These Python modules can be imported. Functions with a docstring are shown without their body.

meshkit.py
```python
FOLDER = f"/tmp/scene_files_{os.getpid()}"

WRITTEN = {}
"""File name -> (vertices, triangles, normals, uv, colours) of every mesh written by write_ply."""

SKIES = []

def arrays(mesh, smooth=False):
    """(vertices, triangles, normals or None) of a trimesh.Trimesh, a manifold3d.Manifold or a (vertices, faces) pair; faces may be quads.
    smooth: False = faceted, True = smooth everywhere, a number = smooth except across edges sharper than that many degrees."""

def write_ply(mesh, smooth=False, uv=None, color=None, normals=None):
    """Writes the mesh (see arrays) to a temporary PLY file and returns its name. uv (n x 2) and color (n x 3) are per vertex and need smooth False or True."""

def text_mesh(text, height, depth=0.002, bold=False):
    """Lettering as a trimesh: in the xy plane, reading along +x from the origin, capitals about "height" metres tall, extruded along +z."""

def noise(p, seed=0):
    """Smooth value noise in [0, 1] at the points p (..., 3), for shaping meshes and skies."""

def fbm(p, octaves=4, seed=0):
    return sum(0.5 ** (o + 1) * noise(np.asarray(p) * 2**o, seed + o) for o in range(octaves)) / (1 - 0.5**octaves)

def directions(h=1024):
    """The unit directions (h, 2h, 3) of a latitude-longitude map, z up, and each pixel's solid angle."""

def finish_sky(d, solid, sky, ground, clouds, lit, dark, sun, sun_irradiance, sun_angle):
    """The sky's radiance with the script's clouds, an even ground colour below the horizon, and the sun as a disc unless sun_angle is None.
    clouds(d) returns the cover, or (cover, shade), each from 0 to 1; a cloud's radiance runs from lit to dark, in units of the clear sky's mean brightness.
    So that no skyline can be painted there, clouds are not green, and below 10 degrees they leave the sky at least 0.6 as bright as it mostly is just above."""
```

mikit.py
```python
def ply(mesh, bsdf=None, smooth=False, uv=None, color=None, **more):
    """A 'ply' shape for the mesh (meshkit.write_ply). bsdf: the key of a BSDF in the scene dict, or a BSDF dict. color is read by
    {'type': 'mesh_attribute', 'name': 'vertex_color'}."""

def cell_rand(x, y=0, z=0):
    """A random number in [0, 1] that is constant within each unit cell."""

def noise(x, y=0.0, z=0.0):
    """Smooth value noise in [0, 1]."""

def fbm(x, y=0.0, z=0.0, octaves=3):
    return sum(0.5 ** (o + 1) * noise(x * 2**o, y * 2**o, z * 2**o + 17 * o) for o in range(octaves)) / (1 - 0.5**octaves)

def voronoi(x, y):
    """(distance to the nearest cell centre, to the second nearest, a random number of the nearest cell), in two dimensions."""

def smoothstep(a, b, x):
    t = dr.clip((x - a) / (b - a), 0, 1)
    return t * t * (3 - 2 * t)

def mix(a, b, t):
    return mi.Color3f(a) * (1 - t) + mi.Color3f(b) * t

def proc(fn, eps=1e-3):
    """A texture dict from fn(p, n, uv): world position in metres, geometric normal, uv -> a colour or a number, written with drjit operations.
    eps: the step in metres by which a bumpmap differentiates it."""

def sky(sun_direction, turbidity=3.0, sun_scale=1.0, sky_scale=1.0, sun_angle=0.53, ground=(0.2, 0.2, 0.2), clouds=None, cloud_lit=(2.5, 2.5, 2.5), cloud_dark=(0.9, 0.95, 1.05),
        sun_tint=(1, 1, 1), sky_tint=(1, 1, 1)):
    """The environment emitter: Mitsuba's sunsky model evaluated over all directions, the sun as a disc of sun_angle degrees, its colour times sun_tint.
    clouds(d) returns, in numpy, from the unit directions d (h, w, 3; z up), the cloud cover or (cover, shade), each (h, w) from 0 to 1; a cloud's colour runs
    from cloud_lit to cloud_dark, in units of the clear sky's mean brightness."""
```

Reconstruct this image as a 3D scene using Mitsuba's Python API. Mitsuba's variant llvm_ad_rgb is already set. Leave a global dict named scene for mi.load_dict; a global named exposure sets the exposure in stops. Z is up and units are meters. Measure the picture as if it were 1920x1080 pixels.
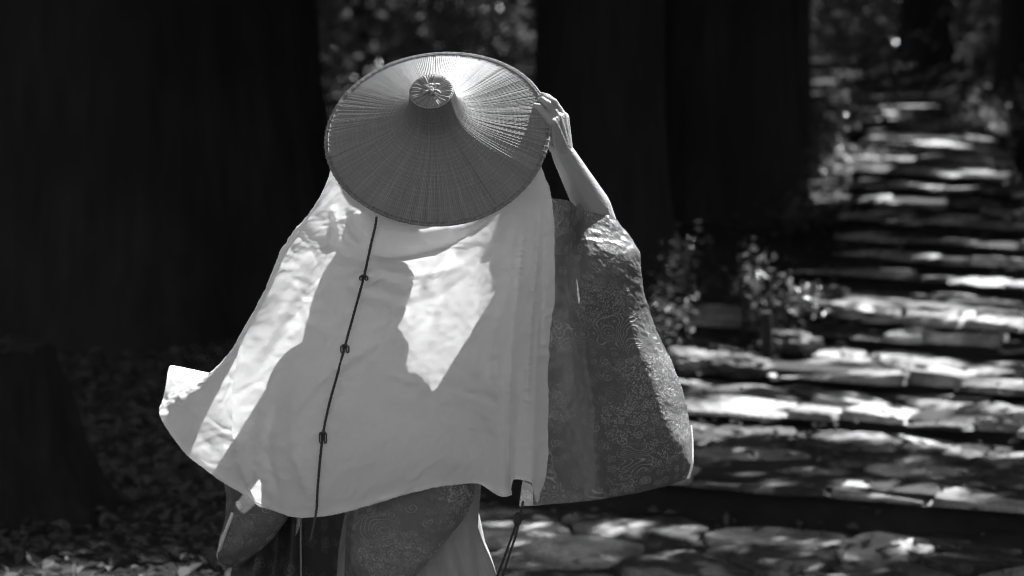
import math, random
import numpy as np, trimesh, manifold3d as m3
import drjit as dr, mitsuba as mi, mikit
from meshkit import noise as vnoise, fbm as vfbm
from scipy.interpolate import PchipInterpolator
from scipy.spatial import Voronoi, cKDTree
from scipy.ndimage import gaussian_filter
from shapely.geometry import Polygon, box as sbox

T = mi.ScalarTransform4f
scene, labels = {}, {}
rng = np.random.default_rng(11)

# ------------------------------------------------------------------ camera, sky, exposure
PITCH = math.radians(6.79)
EYE = np.array([0, -5.4, 1.76])
scene['camera'] = {'type': 'thinlens', 'fov': 23.92, 'fov_axis': 'x', 'aperture_radius': 0.0135, 'focus_distance': 5.22,
                   'near_clip': 0.1, 'far_clip': 400.0,
                   'to_world': T().look_at(origin=EYE.tolist(), target=(EYE + [0, math.cos(PITCH), -math.sin(PITCH)]).tolist(), up=[0, 0, 1])}
SUN = np.array([0.43, 0.54, 0.715]); SUN /= np.linalg.norm(SUN)
SKY = 0.60
scene['sky'] = mikit.sky(SUN.tolist(), turbidity=3, clouds=lambda d: 1.0, cloud_lit=(SKY,) * 3, cloud_dark=(SKY,) * 3,
                         sun_tint=(0.822, 1.0, 1.356), ground=(0.08, 0.08, 0.08))
exposure = 3.6

# ------------------------------------------------------------------ materials
def grey(v): return {'type': 'rgb', 'value': [v, v, v]}

def surf(key, base, rough=0.8, **more):
    scene[key] = {'type': 'twosided', 'b': {'type': 'principled', 'base_color': base if isinstance(base, dict) else grey(base), 'roughness': rough, **more}}
    return key

def bumped(key, base, rough, fn, scale, eps=2e-3, **more):
    scene[key] = {'type': 'twosided', 'b': {'type': 'bumpmap', 't': mikit.proc(fn, eps), 'scale': scale,
                  'b': {'type': 'principled', 'base_color': base, 'roughness': rough, **more}}}
    return key

def thin(key, base, trans, rough=0.7, **more):
    scene[key] = {'type': 'principledthin', 'base_color': base if isinstance(base, dict) else grey(base), 'roughness': rough, 'diff_trans': trans, **more}
    return key

N, FB, SS = mikit.noise, mikit.fbm, mikit.smoothstep
def lum(v): return mi.Color3f(v)
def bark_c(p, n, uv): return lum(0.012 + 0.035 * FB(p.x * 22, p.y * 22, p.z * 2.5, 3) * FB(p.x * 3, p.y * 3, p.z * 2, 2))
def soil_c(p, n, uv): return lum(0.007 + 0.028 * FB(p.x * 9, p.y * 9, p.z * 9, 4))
def stone_c(p, n, uv):
    m = FB(p.x * 5, p.y * 5, p.z * 5, 3)
    dirt = SS(0.52, 0.64, FB(p.x * 13 + 3, p.y * 13, p.z * 13, 4))
    return lum(dr.lerp(dr.lerp(0.18, 0.45, SS(0.33, 0.62, m)), 0.07, 0.4 * dirt) * (0.65 + 0.7 * N(p.x * 90, p.y * 90, p.z * 90)))
def stone_d(p, n, uv):
    m = FB(p.x * 7 + 9, p.y * 7, p.z * 7, 3)
    dirt = SS(0.46, 0.60, FB(p.x * 11 + 7, p.y * 11, p.z * 11, 4))
    return lum(dr.lerp(dr.lerp(0.06, 0.24, SS(0.35, 0.7, m)), 0.03, 0.85 * dirt) * (0.65 + 0.7 * N(p.x * 80, p.y * 80, p.z * 80)))
def stone_b(p, n, uv): return FB(p.x * 30, p.y * 30, p.z * 30, 3)
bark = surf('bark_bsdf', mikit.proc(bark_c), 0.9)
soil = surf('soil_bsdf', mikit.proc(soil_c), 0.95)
stoneA = bumped('stone_bsdf', mikit.proc(stone_c), 0.7, stone_b, 0.012, specular=0.3)
stoneB = bumped('stone_dark_bsdf', mikit.proc(stone_d), 0.7, stone_b, 0.014, specular=0.3)
scene['leaf_bsdf'] = {'type': 'blendbsdf', 'weight': 0.35, 'a': {'type': 'principledthin', 'base_color': grey(0.28), 'roughness': 0.6, 'diff_trans': 1.0},
                      'b': {'type': 'twosided', 'c': {'type': 'principled', 'base_color': grey(0.03), 'roughness': 0.29, 'specular': 1.0}}}
leafA = 'leaf_bsdf'
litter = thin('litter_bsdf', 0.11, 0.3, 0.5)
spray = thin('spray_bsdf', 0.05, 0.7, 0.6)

def cloth_c(p, n, uv): return lum(0.86 + 0.05 * N(uv.x * 260, uv.y * 700) * N(uv.x * 900, uv.y * 180))
veil_m = thin('veil_bsdf', mikit.proc(cloth_c), 0.52, 0.85)
hem_m = thin('hem_bsdf', 0.92, 0.5, 0.8)
bounce_m = surf('bounce_layer_bsdf', 0.86, 0.85)  # white for the unseen layer that brightens the veil from inside
skin = bumped('skin_bsdf', grey(0.40), 0.5, lambda p, n, uv: FB(p.x * 260, p.y * 260, p.z * 260, 2), 0.0016, 5e-4, specular=0.4)
hair_m = surf('hair_bsdf', 0.02, 0.4)
cord_m = surf('cord_bsdf', 0.05, 0.7)
cordp_m = surf('cord_pale_bsdf', 0.3, 0.7)
def under_c(p, n, uv): return lum(0.42 + 0.06 * N(uv.x * 500, uv.y * 60))
under_m = thin('under_robe_bsdf', mikit.proc(under_c), 0.35, 0.8)

def motif(uv, k):
    """woven lines of scrolls, blossoms and rippling water, 1 on a line"""
    x, y = uv.x * k, uv.y * k
    ripple = FB(x * 0.55, y * 0.75, 3.1, 2)
    band = N(x * 0.42 + 7, y * 0.5, 1.7)
    fr = ripple * 16 - dr.floor(ripple * 16)
    wave = SS(0.14, 0.05, dr.abs(fr - 0.5)) * SS(0.55, 0.62, band)
    out = wave * 0.75
    for s, ox in ((1.0, 0.0), (1.37, 0.43)):
        gx, gy = x * s + ox, y * s + ox * 1.7 + 0.5 * mikit.cell_rand(dr.floor(x * s + ox), 5, s)
        ix, iy = dr.floor(gx), dr.floor(gy)
        r1, r2, r3 = (mikit.cell_rand(ix, iy, q + s) for q in (1, 2, 3))
        lx, ly = gx - ix - 0.5 - 0.3 * (r1 - 0.5), gy - iy - 0.5 - 0.3 * (r2 - 0.5)
        r, a = dr.sqrt(lx * lx + ly * ly), dr.atan2(ly, lx) + r3 * 6
        w = 0.022 * s
        petal = 0.25 * (1 + 0.24 * dr.cos(5 * a))
        flower = dr.maximum(SS(w, w * 0.4, dr.abs(r - petal)), SS(w, w * 0.4, dr.abs(r - 0.09 * (1 + 0.3 * dr.cos(5 * a)))))
        sp = a / (2 * math.pi) + r * 5.5
        scroll = SS(0.15, 0.06, dr.abs(sp - dr.floor(sp) - 0.5)) * SS(0.32, 0.28, r)
        pick = dr.select(r3 > 0.62, flower, dr.select(r3 > 0.36, scroll, 0))
        out = dr.maximum(out, pick * SS(0.64, 0.57, band))
    return out

def brocade(lo, hi, k):
    def fn(p, n, uv):
        fleck = SS(0.66, 0.74, N(uv.x * 420, uv.y * 420)) * SS(0.5, 0.75, N(uv.x * 12, uv.y * 18))
        thread = 0.85 + 0.3 * N(uv.x * 900, uv.y * 160)
        return lum(dr.lerp(lo, hi, dr.maximum(motif(uv, k), 0.8 * fleck)) * thread)
    return fn
def weave_b(p, n, uv): return 0.6 * motif(uv, 26.0) + 0.6 * FB(uv.x * 150, uv.y * 150, 0, 2)
def silk(key, base, trans, fn):
    bump = {'type': 'bumpmap', 't': mikit.proc(fn, 6e-4), 'scale': 0.0022}
    scene[key] = {'type': 'blendbsdf', 'weight': 0.4, 'a': {**bump, 'b': {'type': 'principledthin', 'base_color': mikit.proc(base), 'roughness': 0.5, 'diff_trans': trans, 'sheen': 0.4}},
                  'b': {'type': 'twosided', 'c': {**bump, 'b': {'type': 'principled', 'base_color': mikit.proc(base), 'roughness': 0.36, 'specular': 0.8, 'sheen': 0.5}}}}
silk('sleeve_bsdf', brocade(0.16, 0.52, 26.0), 1.0, weave_b)
scene['panel_bsdf'] = {'type': 'twosided', 'b': {'type': 'principled', 'base_color': mikit.proc(brocade(0.055, 0.16, 17.0)), 'roughness': 0.6}}

# ------------------------------------------------------------------ helpers
taken = {}
def key_for(name):
    k = taken.get(name, -1) + 1
    taken[name] = k
    return name if k == 0 else f'{name}_{k:03d}'

def obj(name, mesh, mat, parent=None, smooth=40, **kw):
    key = key_for(f'{parent}__{name}' if parent else name)
    scene[key] = mikit.ply(mesh, mat, smooth=smooth, **kw)
    return key

def thing(name): return key_for(name)

def tag(key, label=None, category=None, group=None, kind=None):
    labels[key] = {k: v for k, v in dict(label=label, category=category, group=group, kind=kind).items() if v}
    return key

def grid_faces(nu, nv, wrap=False):
    i, j = np.meshgrid(np.arange(nu if wrap else nu - 1), np.arange(nv - 1), indexing='ij')
    i2 = (i + 1) % nu
    return np.stack([i * nv + j, i2 * nv + j, i2 * nv + j + 1, i * nv + j + 1], -1).reshape(-1, 4)

def loft(table, nr, nc):
    """table (rows, columns, 3) -> (nr, nc, 3), smooth through the rows and columns"""
    t = np.asarray(table, float)
    a = PchipInterpolator(np.arange(t.shape[0]), t, axis=0)(np.linspace(0, t.shape[0] - 1, nr))
    return PchipInterpolator(np.arange(t.shape[1]), a, axis=1)(np.linspace(0, t.shape[1] - 1, nc))

def soften(X, s):
    return np.stack([gaussian_filter(X[..., k], s, mode='nearest') for k in range(3)], -1)

def grid_normals(X):
    n = np.cross(np.gradient(X, axis=0), np.gradient(X, axis=1))
    return n / (np.linalg.norm(n, axis=-1, keepdims=True) + 1e-12)

def grid_uv(X):
    du = np.concatenate([np.zeros((1, X.shape[1])), np.linalg.norm(np.diff(X, axis=0), axis=-1)]).cumsum(0).mean(1)
    dv = np.concatenate([np.zeros((X.shape[0], 1)), np.linalg.norm(np.diff(X, axis=1), axis=-1)], 1).cumsum(1).mean(0)
    return np.stack(np.meshgrid(dv, -du), -1).reshape(-1, 2) if False else np.stack(np.broadcast_arrays(dv[None, :], -du[:, None]), -1).reshape(-1, 2)

def sheet(X): return X.reshape(-1, 3), grid_faces(*X.shape[:2])

def relax(X, stretch, steps, pins, pull, seed=0, amp=0.004, freq=38.0):
    """cloth a little longer than its pattern buckles into folds"""
    target = X.copy()
    X = X + grid_normals(X) * ((vfbm(X * freq, 3, seed) - 0.5) * amp)[..., None]
    offs = [((1, 0), 1.0), ((0, 1), 1.0), ((1, 1), 0.7), ((1, -1), 0.7), ((2, 0), 0.35), ((0, 2), 0.35), ((4, 0), 0.2), ((0, 4), 0.2)]
    def pair(A, di, dj):
        a = A[:A.shape[0] - di, max(0, -dj):A.shape[1] - max(0, dj)]
        b = A[di:, max(0, dj):A.shape[1] + min(0, dj)]
        return a, b
    rest = []
    for (di, dj), w in offs:
        a, b = pair(target, di, dj)
        rest.append(np.linalg.norm(b - a, axis=-1) * (stretch if max(abs(di), abs(dj)) < 4 else 1 + (stretch - 1) * 0.6))
    free = (1 - pins)[..., None]
    for _ in range(steps):
        acc = np.zeros_like(X); wgt = 0
        for ((di, dj), w), L in zip(offs, rest):
            a, b = pair(X, di, dj)
            d = b - a
            l = np.linalg.norm(d, axis=-1) + 1e-12
            c = d * (0.5 * w * (l - L) / l)[..., None]
            ca, cb = pair(acc, di, dj)
            ca += c; cb -= c
            wgt += w
        X = X + free * (acc * (1.6 / wgt) + pull * (target - X))
    return X

def rhombi(c, length, width, axis, side, bend=0.15):
    """leaves: four corners each, folded along the middle"""
    a, s = axis * length[:, None] / 2, side * width[:, None] / 2
    up = np.cross(axis, side) * (width * bend)[:, None]
    v = np.stack([c - a, c + s * 0.9 + up, c + a, c - s * 0.9 + up], 1).reshape(-1, 3)
    i = np.arange(len(c))[:, None] * 4
    f = np.concatenate([i + [0, 1, 2], i + [0, 2, 3]])
    return v, f

def rand_dirs(n, r=rng):
    d = r.normal(size=(n, 3))
    return d / np.linalg.norm(d, axis=1, keepdims=True)

def frame_of(axis, r=rng):
    s = np.cross(axis, rand_dirs(len(axis), r))
    return s / (np.linalg.norm(s, axis=1, keepdims=True) + 1e-9)

def tube(points, radius, sides=8, smooth_n=0):
    p = np.asarray(points, float)
    if smooth_n:
        p = PchipInterpolator(np.arange(len(p)), p, axis=0)(np.linspace(0, len(p) - 1, smooth_n))
    r = np.broadcast_to(np.asarray(radius, float), (len(p),))
    t = np.gradient(p, axis=0); t /= np.linalg.norm(t, axis=1, keepdims=True) + 1e-12
    a = np.zeros_like(t)
    ref = np.array([0.31, 0.83, 0.47])
    for k in range(len(p)):
        a[k] = ref - t[k] * (ref @ t[k]); a[k] /= np.linalg.norm(a[k]); ref = a[k]
    b = np.cross(t, a)
    th = np.arange(sides) * 2 * np.pi / sides
    v = p[:, None] + r[:, None, None] * (np.cos(th)[None, :, None] * a[:, None] + np.sin(th)[None, :, None] * b[:, None])
    i, j = np.meshgrid(np.arange(len(p) - 1), np.arange(sides), indexing='ij')
    q = np.stack([i * sides + j, i * sides + (j + 1) % sides, (i + 1) * sides + (j + 1) % sides, (i + 1) * sides + j], -1).reshape(-1, 4)
    v = np.vstack([v.reshape(-1, 3), p[:1], p[-1:]])
    n = len(v) - 2
    k = np.arange(sides)
    caps = np.vstack([np.stack([k * 0 + n, (k + 1) % sides, k], 1), np.stack([k * 0 + n + 1, n - sides + k, n - sides + (k + 1) % sides], 1)])
    return v, np.vstack([q[:, [0, 1, 2]], q[:, [0, 2, 3]], caps])

def join(meshes):
    vs, fs, at = [], [], 0
    for v, f in meshes:
        f = np.asarray(f)
        if f.shape[1] == 4: f = np.vstack([f[:, [0, 1, 2]], f[:, [0, 2, 3]]])
        vs.append(np.asarray(v)); fs.append(f + at); at += len(v)
    return np.vstack(vs), np.vstack(fs)

def tri(mesh): return trimesh.Trimesh(*join([mesh]), process=False)

# ------------------------------------------------------------------ the slope with its stone steps
# each step: height of its tread, left and right end of its front edge
STEPS = [[0.15,(-0.132,3.025,0.15),(2.1,2.141,0.15)],[0.21,(0.339,4.081,0.21),(2.366,3.124,0.21)],[0.265,(0.574,4.705,0.265),(2.515,3.682,0.265)],[0.335,(0.704,5.516,0.335),(2.687,4.323,0.335)],[0.385,(1.211,5.493,0.385),(2.738,4.514,0.385)],[0.445,(1.404,6.534,0.445),(3.088,5.371,0.445)],[0.505,(1.608,6.79,0.505),(3.158,5.627,0.505)],[0.565,(1.684,7.167,0.565),(3.233,5.898,0.565)],[0.62,(1.77,7.6,0.62),(3.216,6.302,0.62)],[0.67,(1.858,8.149,0.67),(3.216,6.806,0.67)],[0.72,(1.944,8.677,0.72),(3.092,7.425,0.72)],[0.765,(2.031,9.243,0.765),(2.754,8.373,0.765)],[0.8,(2.129,9.916,0.8),(2.841,8.976,0.8)],[0.835,(2.217,10.605,0.835),(2.938,9.558,0.835)],[0.865,(2.312,11.379,0.865),(3.046,10.205,0.865)],[0.89,(2.422,12.326,0.89),(3.174,10.998,0.89)],[0.91,(2.544,13.379,0.91),(3.228,12.044,0.91)],[0.93,(2.675,14.518,0.93),(3.279,13.213,0.93)]]
SLOPE = -float(np.mean([(b[1] - a[1]) / (b[0] - a[0]) for _, a, b in STEPS]))
edge_y = [a[1] + (b[1] - a[1]) * (1.2 - a[0]) / (b[0] - a[0]) for _, a, b in STEPS]
PATH_Y = np.array([-9.0] + [q for y in edge_y for q in (y + 0.03, y + 0.12)] + [24.0])
PATH_H = np.array([0.0] + [q for k, (h, _, _) in enumerate(STEPS) for q in (STEPS[k - 1][0] if k else 0.0, h)] + [1.05])

def ground_h(x, y):
    yy = y + SLOPE * (x - 1.2)
    path = np.interp(yy, PATH_Y, PATH_H) - 0.10
    far = 0.018 * np.clip(y - 20, 0, None) + 0.12 * np.clip(y - 46, 0, None)
    left = 0.02 * np.clip(y - 3, 0, 30) + 0.035 * np.clip(-x - 3, 0, 12)
    w = 1 / (1 + np.exp(np.clip(-(x + 0.15) / 0.18, -60, 60)))
    h = path * w + (left - 0.02) * (1 - w)
    lane = np.interp(y, [0, 4, 5.5, 8, 12, 20], [2.4, 2.5, 2.9, 3.2, 3.3, 4.0])
    bank = 0.25 * np.clip(x - lane - 0.15, 0, 1.2) + 0.06 * np.clip(x - lane - 1, 0, 8)
    ll = np.interp(y, [0, 4, 5.2, 7, 10, 14], [-9, 0.3, 0.9, 1.45, 1.85, 2.2])
    bank += 0.22 * np.clip(ll - 0.1 - x, 0, 0.7) * (y > 3.9) * np.clip((y - 3.9) / 1.5, 0, 1) * w
    p = np.stack([x, y, 0 * x], -1)
    return h + far + bank + 0.05 * (vfbm(p * 1.3, 3, 4) - 0.5) * np.clip(np.abs(y - 2) / 6 + 0.4, 0.4, 1)

gx = np.concatenate([-np.geomspace(200, 9, 14)[:-1], np.linspace(-9, 12, 150), np.geomspace(12, 200, 14)[1:]])
gy = np.concatenate([-np.geomspace(120, 8, 12)[:-1], np.linspace(-8, 30, 240), np.geomspace(30, 260, 16)[1:]])
GX, GY = np.meshgrid(gx, gy, indexing='ij')
gz = ground_h(GX, GY) - 0.02
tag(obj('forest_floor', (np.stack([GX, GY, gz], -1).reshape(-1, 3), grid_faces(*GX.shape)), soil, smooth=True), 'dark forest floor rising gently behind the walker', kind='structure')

def stone_mesh(poly, z0, top, seed, bevel=0.025, tilt=0.0, dome=0.01):
    """a worn flat stone over the outline poly, from z0 up to about top"""
    pl = poly.buffer(-bevel * 0.5).buffer(bevel * 0.5)
    if pl.is_empty or pl.geom_type != 'Polygon' or pl.area < 0.003: pl = poly
    n = 16
    ring = np.array([pl.exterior.interpolate(k / n, normalized=True).coords[0] for k in range(n)])
    if Polygon(ring).exterior.is_ccw is False: ring = ring[::-1]
    c = ring.mean(0)
    rr = np.random.default_rng(seed)
    slope = rr.normal(size=2) * tilt
    rings = []
    size = max(np.linalg.norm(ring - c, axis=1).mean(), 0.02)
    for inset, z in ((-0.05, z0), (0.0, top - bevel), (bevel * 0.45 / size, top - bevel * 0.25), (min(bevel * 1.5 / size, 0.45), top), (0.62, top + dome * 0.8)):
        q = c + (ring - c) * (1 - inset)
        zz = np.full(n, z)
        if z > z0: zz = zz + (q - c) @ slope + (vfbm(np.c_[q * 9, np.full(n, seed * 3.7)], 3, 2) - 0.5) * 0.024
        rings.append(np.c_[q, zz])
    v = np.vstack(rings + [[[*c, top + dome]]])
    k = np.arange(n); f = []
    for a in range(4):
        f += [np.stack([a * n + k, a * n + (k + 1) % n, (a + 1) * n + (k + 1) % n], 1), np.stack([a * n + k, (a + 1) * n + (k + 1) % n, (a + 1) * n + k], 1)]
    f.append(np.stack([4 * n + k, 4 * n + (k + 1) % n, k * 0 + 5 * n], 1))
    return v, np.vstack(f)

def cells(region, size, seed, gap=0.02, stretch=1.0, rough=0.35):
    """uneven paving: Voronoi cells inside region"""
    rr = np.random.default_rng(seed)
    x0, y0, x1, y1 = region.bounds
    nx, ny = max(1, int((x1 - x0) / (size * stretch))), max(1, int((y1 - y0) / size))
    pts = []
    for i in range(-1, nx + 1):
        for j in range(-1, ny + 1):
            pts.append([x0 + (i + 0.5 + 0.5 * (j % 2) + rr.uniform(-rough, rough)) * (x1 - x0) / nx, y0 + (j + 0.5 + rr.uniform(-rough, rough)) * (y1 - y0) / ny])
    pts = np.array(pts + [[x0 - 9, y0 - 9], [x1 + 9, y0 - 9], [x0 - 9, y1 + 9], [x1 + 9, y1 + 9]])
    vor = Voronoi(pts)
    for k, reg in enumerate(vor.point_region):
        r = vor.regions[reg]
        if -1 in r or len(r) < 3: continue
        pl = Polygon(vor.vertices[r]).intersection(region)
        if pl.is_empty or pl.geom_type != 'Polygon' or pl.area < 0.25 * size * size: continue
        pl = pl.buffer(-gap * rr.uniform(0.5, 1.4))
        if pl.is_empty or pl.geom_type != 'Polygon' or pl.area < 0.12 * size * size: continue
        yield pl.buffer(-0.2 * size).buffer(0.2 * size) if pl.buffer(-0.2 * size).area > 0 else pl

def pick_stone(s, pale=3): return stoneA if (s * 7919) % 7 < pale else stoneB

seed = 0
# the landing in front of the first step
lx, ly = STEPS[0][1][:2]; rx, ry = STEPS[0][2][:2]
land = Polygon([(-0.35, 1.35), (2.6, 1.35), (rx, ry + 0.02), (lx - 0.15, ly + 0.04)])
lp = tag(obj('stone_path', (np.array([[-0.4, 1.2, -0.018], [2.7, 1.2, -0.018], [rx, ry + 0.2, -0.018], [lx - 0.3, ly + 0.2, -0.018]]), np.array([[0, 1, 2, 3]])), soil, smooth=False), 'uneven stone paving of the path below the first step', kind='structure')
for pl in cells(land, 0.29, 3, 0.013, 1.4, 0.48):
    seed += 1
    obj('stone', stone_mesh(pl, -0.12, 0.0 + 0.012 * (vnoise(np.array([seed * 1.7, 0, 0.5])) - 0.5), seed, 0.012, 0.035, 0.002), pick_stone(seed, 2), lp, smooth=50)

ORDINAL = 'first second third fourth fifth sixth seventh eighth ninth tenth eleventh twelfth thirteenth fourteenth fifteenth sixteenth seventeenth eighteenth nineteenth'.split()
for i, (h, L, Rr) in enumerate(STEPS):
    L, Rr = np.array(L[:2]), np.array(Rr[:2])
    low = STEPS[i - 1][0] if i else 0.0
    if i + 1 < len(STEPS): L2, R2 = np.array(STEPS[i + 1][1][:2]), np.array(STEPS[i + 1][2][:2])
    else: L2, R2 = L + [0.2, 2.4], Rr + [0.3, 2.4]
    ex = (Rr - L) / np.linalg.norm(Rr - L); ey = np.array([-ex[1], ex[0]])
    if (L2 - L) @ ex > 0.25: L2b = L2 - ex * 0.2
    else: L2b = L2
    quad = np.array([L, Rr, R2 + ey * 0.25, L2b + ey * 0.25])
    bed = np.vstack([np.c_[quad + np.array([ey * 0.03, ey * 0.03, [0, 0], [0, 0]]), np.full(4, low - 0.15)], np.c_[quad + np.array([ey * 0.06, ey * 0.06, [0, 0], [0, 0]]), np.full(4, h - 0.02)]])
    bf = np.array([[0, 1, 5, 4], [1, 2, 6, 5], [2, 3, 7, 6], [3, 0, 4, 7], [4, 5, 6, 7]])
    st = tag(obj('stone_step', (bed, bf), soil, smooth=False), f'{ORDINAL[i]} low stone step of the forest path, counted up from its foot', kind='structure')
    # front row of edge stones
    rr = np.random.default_rng(100 + i)
    dist = 5.4 + L[1]
    at, total = 0.0, np.linalg.norm(Rr - L)
    while at < total - 0.1:
        w = rr.choice([rr.uniform(0.14, 0.3), rr.uniform(0.28, 0.6)])
        if total - at - w < 0.18: w = total - at
        d = rr.uniform(0.17, 0.3) if i < 5 else rr.uniform(0.16, 0.24)
        fy = rr.uniform(-0.05, 0.035)
        q = L + ex * (at + w / 2)
        pts = [q + ex * (sx * (w / 2 - 0.004)) + ey * (fy + yy) for sx, yy in ((-1, 0), (-0.4, rr.uniform(-0.02, 0.015)), (0.45, rr.uniform(-0.02, 0.015)), (1, 0), (0.97, d), (0, d + rr.uniform(-0.02, 0.02)), (-0.97, d))]
        seed += 1
        obj('edge_stone', stone_mesh(Polygon(pts), max(low - 0.05, h - (0.036 if i < 5 else 0.022)), h + rr.uniform(-0.03, 0.014), seed, rr.uniform(0.008, 0.02), 0.06, 0.002), pick_stone(seed, 5), st, smooth=50)
        at += w
    depth = ((L2 - L) @ ey + (R2 - Rr) @ ey) / 2
    if depth > 0.42:
        inner = Polygon([L + ey * 0.25, Rr + ey * 0.25, R2 - ey * 0.0, L2 - ey * 0.0])
        if inner.is_valid:
            for pl in cells(inner, 0.27 if i < 4 else 0.34, 40 + i, 0.012, 1.3, 0.48):
                seed += 1
                obj('paving_stone', stone_mesh(pl, h - 0.12, h - 0.012 + 0.02 * (vnoise(np.array([seed * 1.3, 0.2, 0.5])) - 0.5), seed, 0.012, 0.05, 0.003), pick_stone(seed + 1, 2), st, smooth=50)

# kerb boulders and rocks left of the path
KERB = [(0.711,4.75,0.488),(0.834,4.6,0.462),(0.959,4.5,0.426),(1.186,4.85,0.425),(0.62,4.2,0.402),(1.466,5.6,0.45)]
def boulder(c, r, seed, sq=(1.0, 0.8, 0.6)):
    m = trimesh.creation.icosphere(3, 1.0)
    v = np.array(m.vertices)
    d = 1 + 0.8 * (vfbm(v * 1.6 + seed * 5.1, 3, seed) - 0.5) + 0.22 * (vfbm(v * 5 + seed, 2, seed) - 0.5)
    return v * d[:, None] * r * np.array(sq) + c, np.array(m.faces)
LBL = ['pale weathered boulder at the far end of the kerb beside the sleeve', 'rounded stone second along the mossy kerb', 'rounded kerb stone nearest the dark stake', 'broad sunlit rock between the dark stake and the steps', 'low stone half hidden behind the brocade sleeve', 'small stone beside the bright left end of the upper step']
for k, c in enumerate(KERB):
    c = np.array(c)
    g = float(ground_h(c[0:1], c[1:2])[0])
    rr_ = [0.10, 0.10, 0.09, 0.10, 0.10, 0.06][k]
    c[2] = max(min(c[2], g + 0.14), g + 0.02)
    tag(obj('rock', boulder(c, rr_, k + 3, (1.35, 0.9, 0.55)), stoneB, smooth=60), LBL[k], 'rock')

# ------------------------------------------------------------------ leaf litter on the left
n1, n2 = 15000, 3200
n = n1 + n2
lxy = np.vstack([np.c_[rng.uniform(-3.4, 0.35, n1), rng.uniform(1.2, 9.5, n1)], np.c_[rng.uniform(-0.2, 3.4, n2), 1.5 + 11.0 * rng.uniform(0, 1, n2) ** 1.7]])
lz = ground_h(lxy[:, 0], lxy[:, 1])
lane_z = np.interp(lxy[:, 1] + SLOPE * (lxy[:, 0] - 1.2) + 0.03, PATH_Y, PATH_H)
clump = vfbm(np.c_[lxy * 2.3, lxy[:, 0] * 0], 3, 6)
lz[n1:] = np.maximum(lz[n1:], lane_z[n1:] + 0.004)
c = np.c_[lxy, lz + rng.uniform(0.0, 0.025, n) * np.where(np.arange(n) < n1, 1, 0.5)]
keep = (np.arange(n) < n1) | (clump > 0.47)
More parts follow.
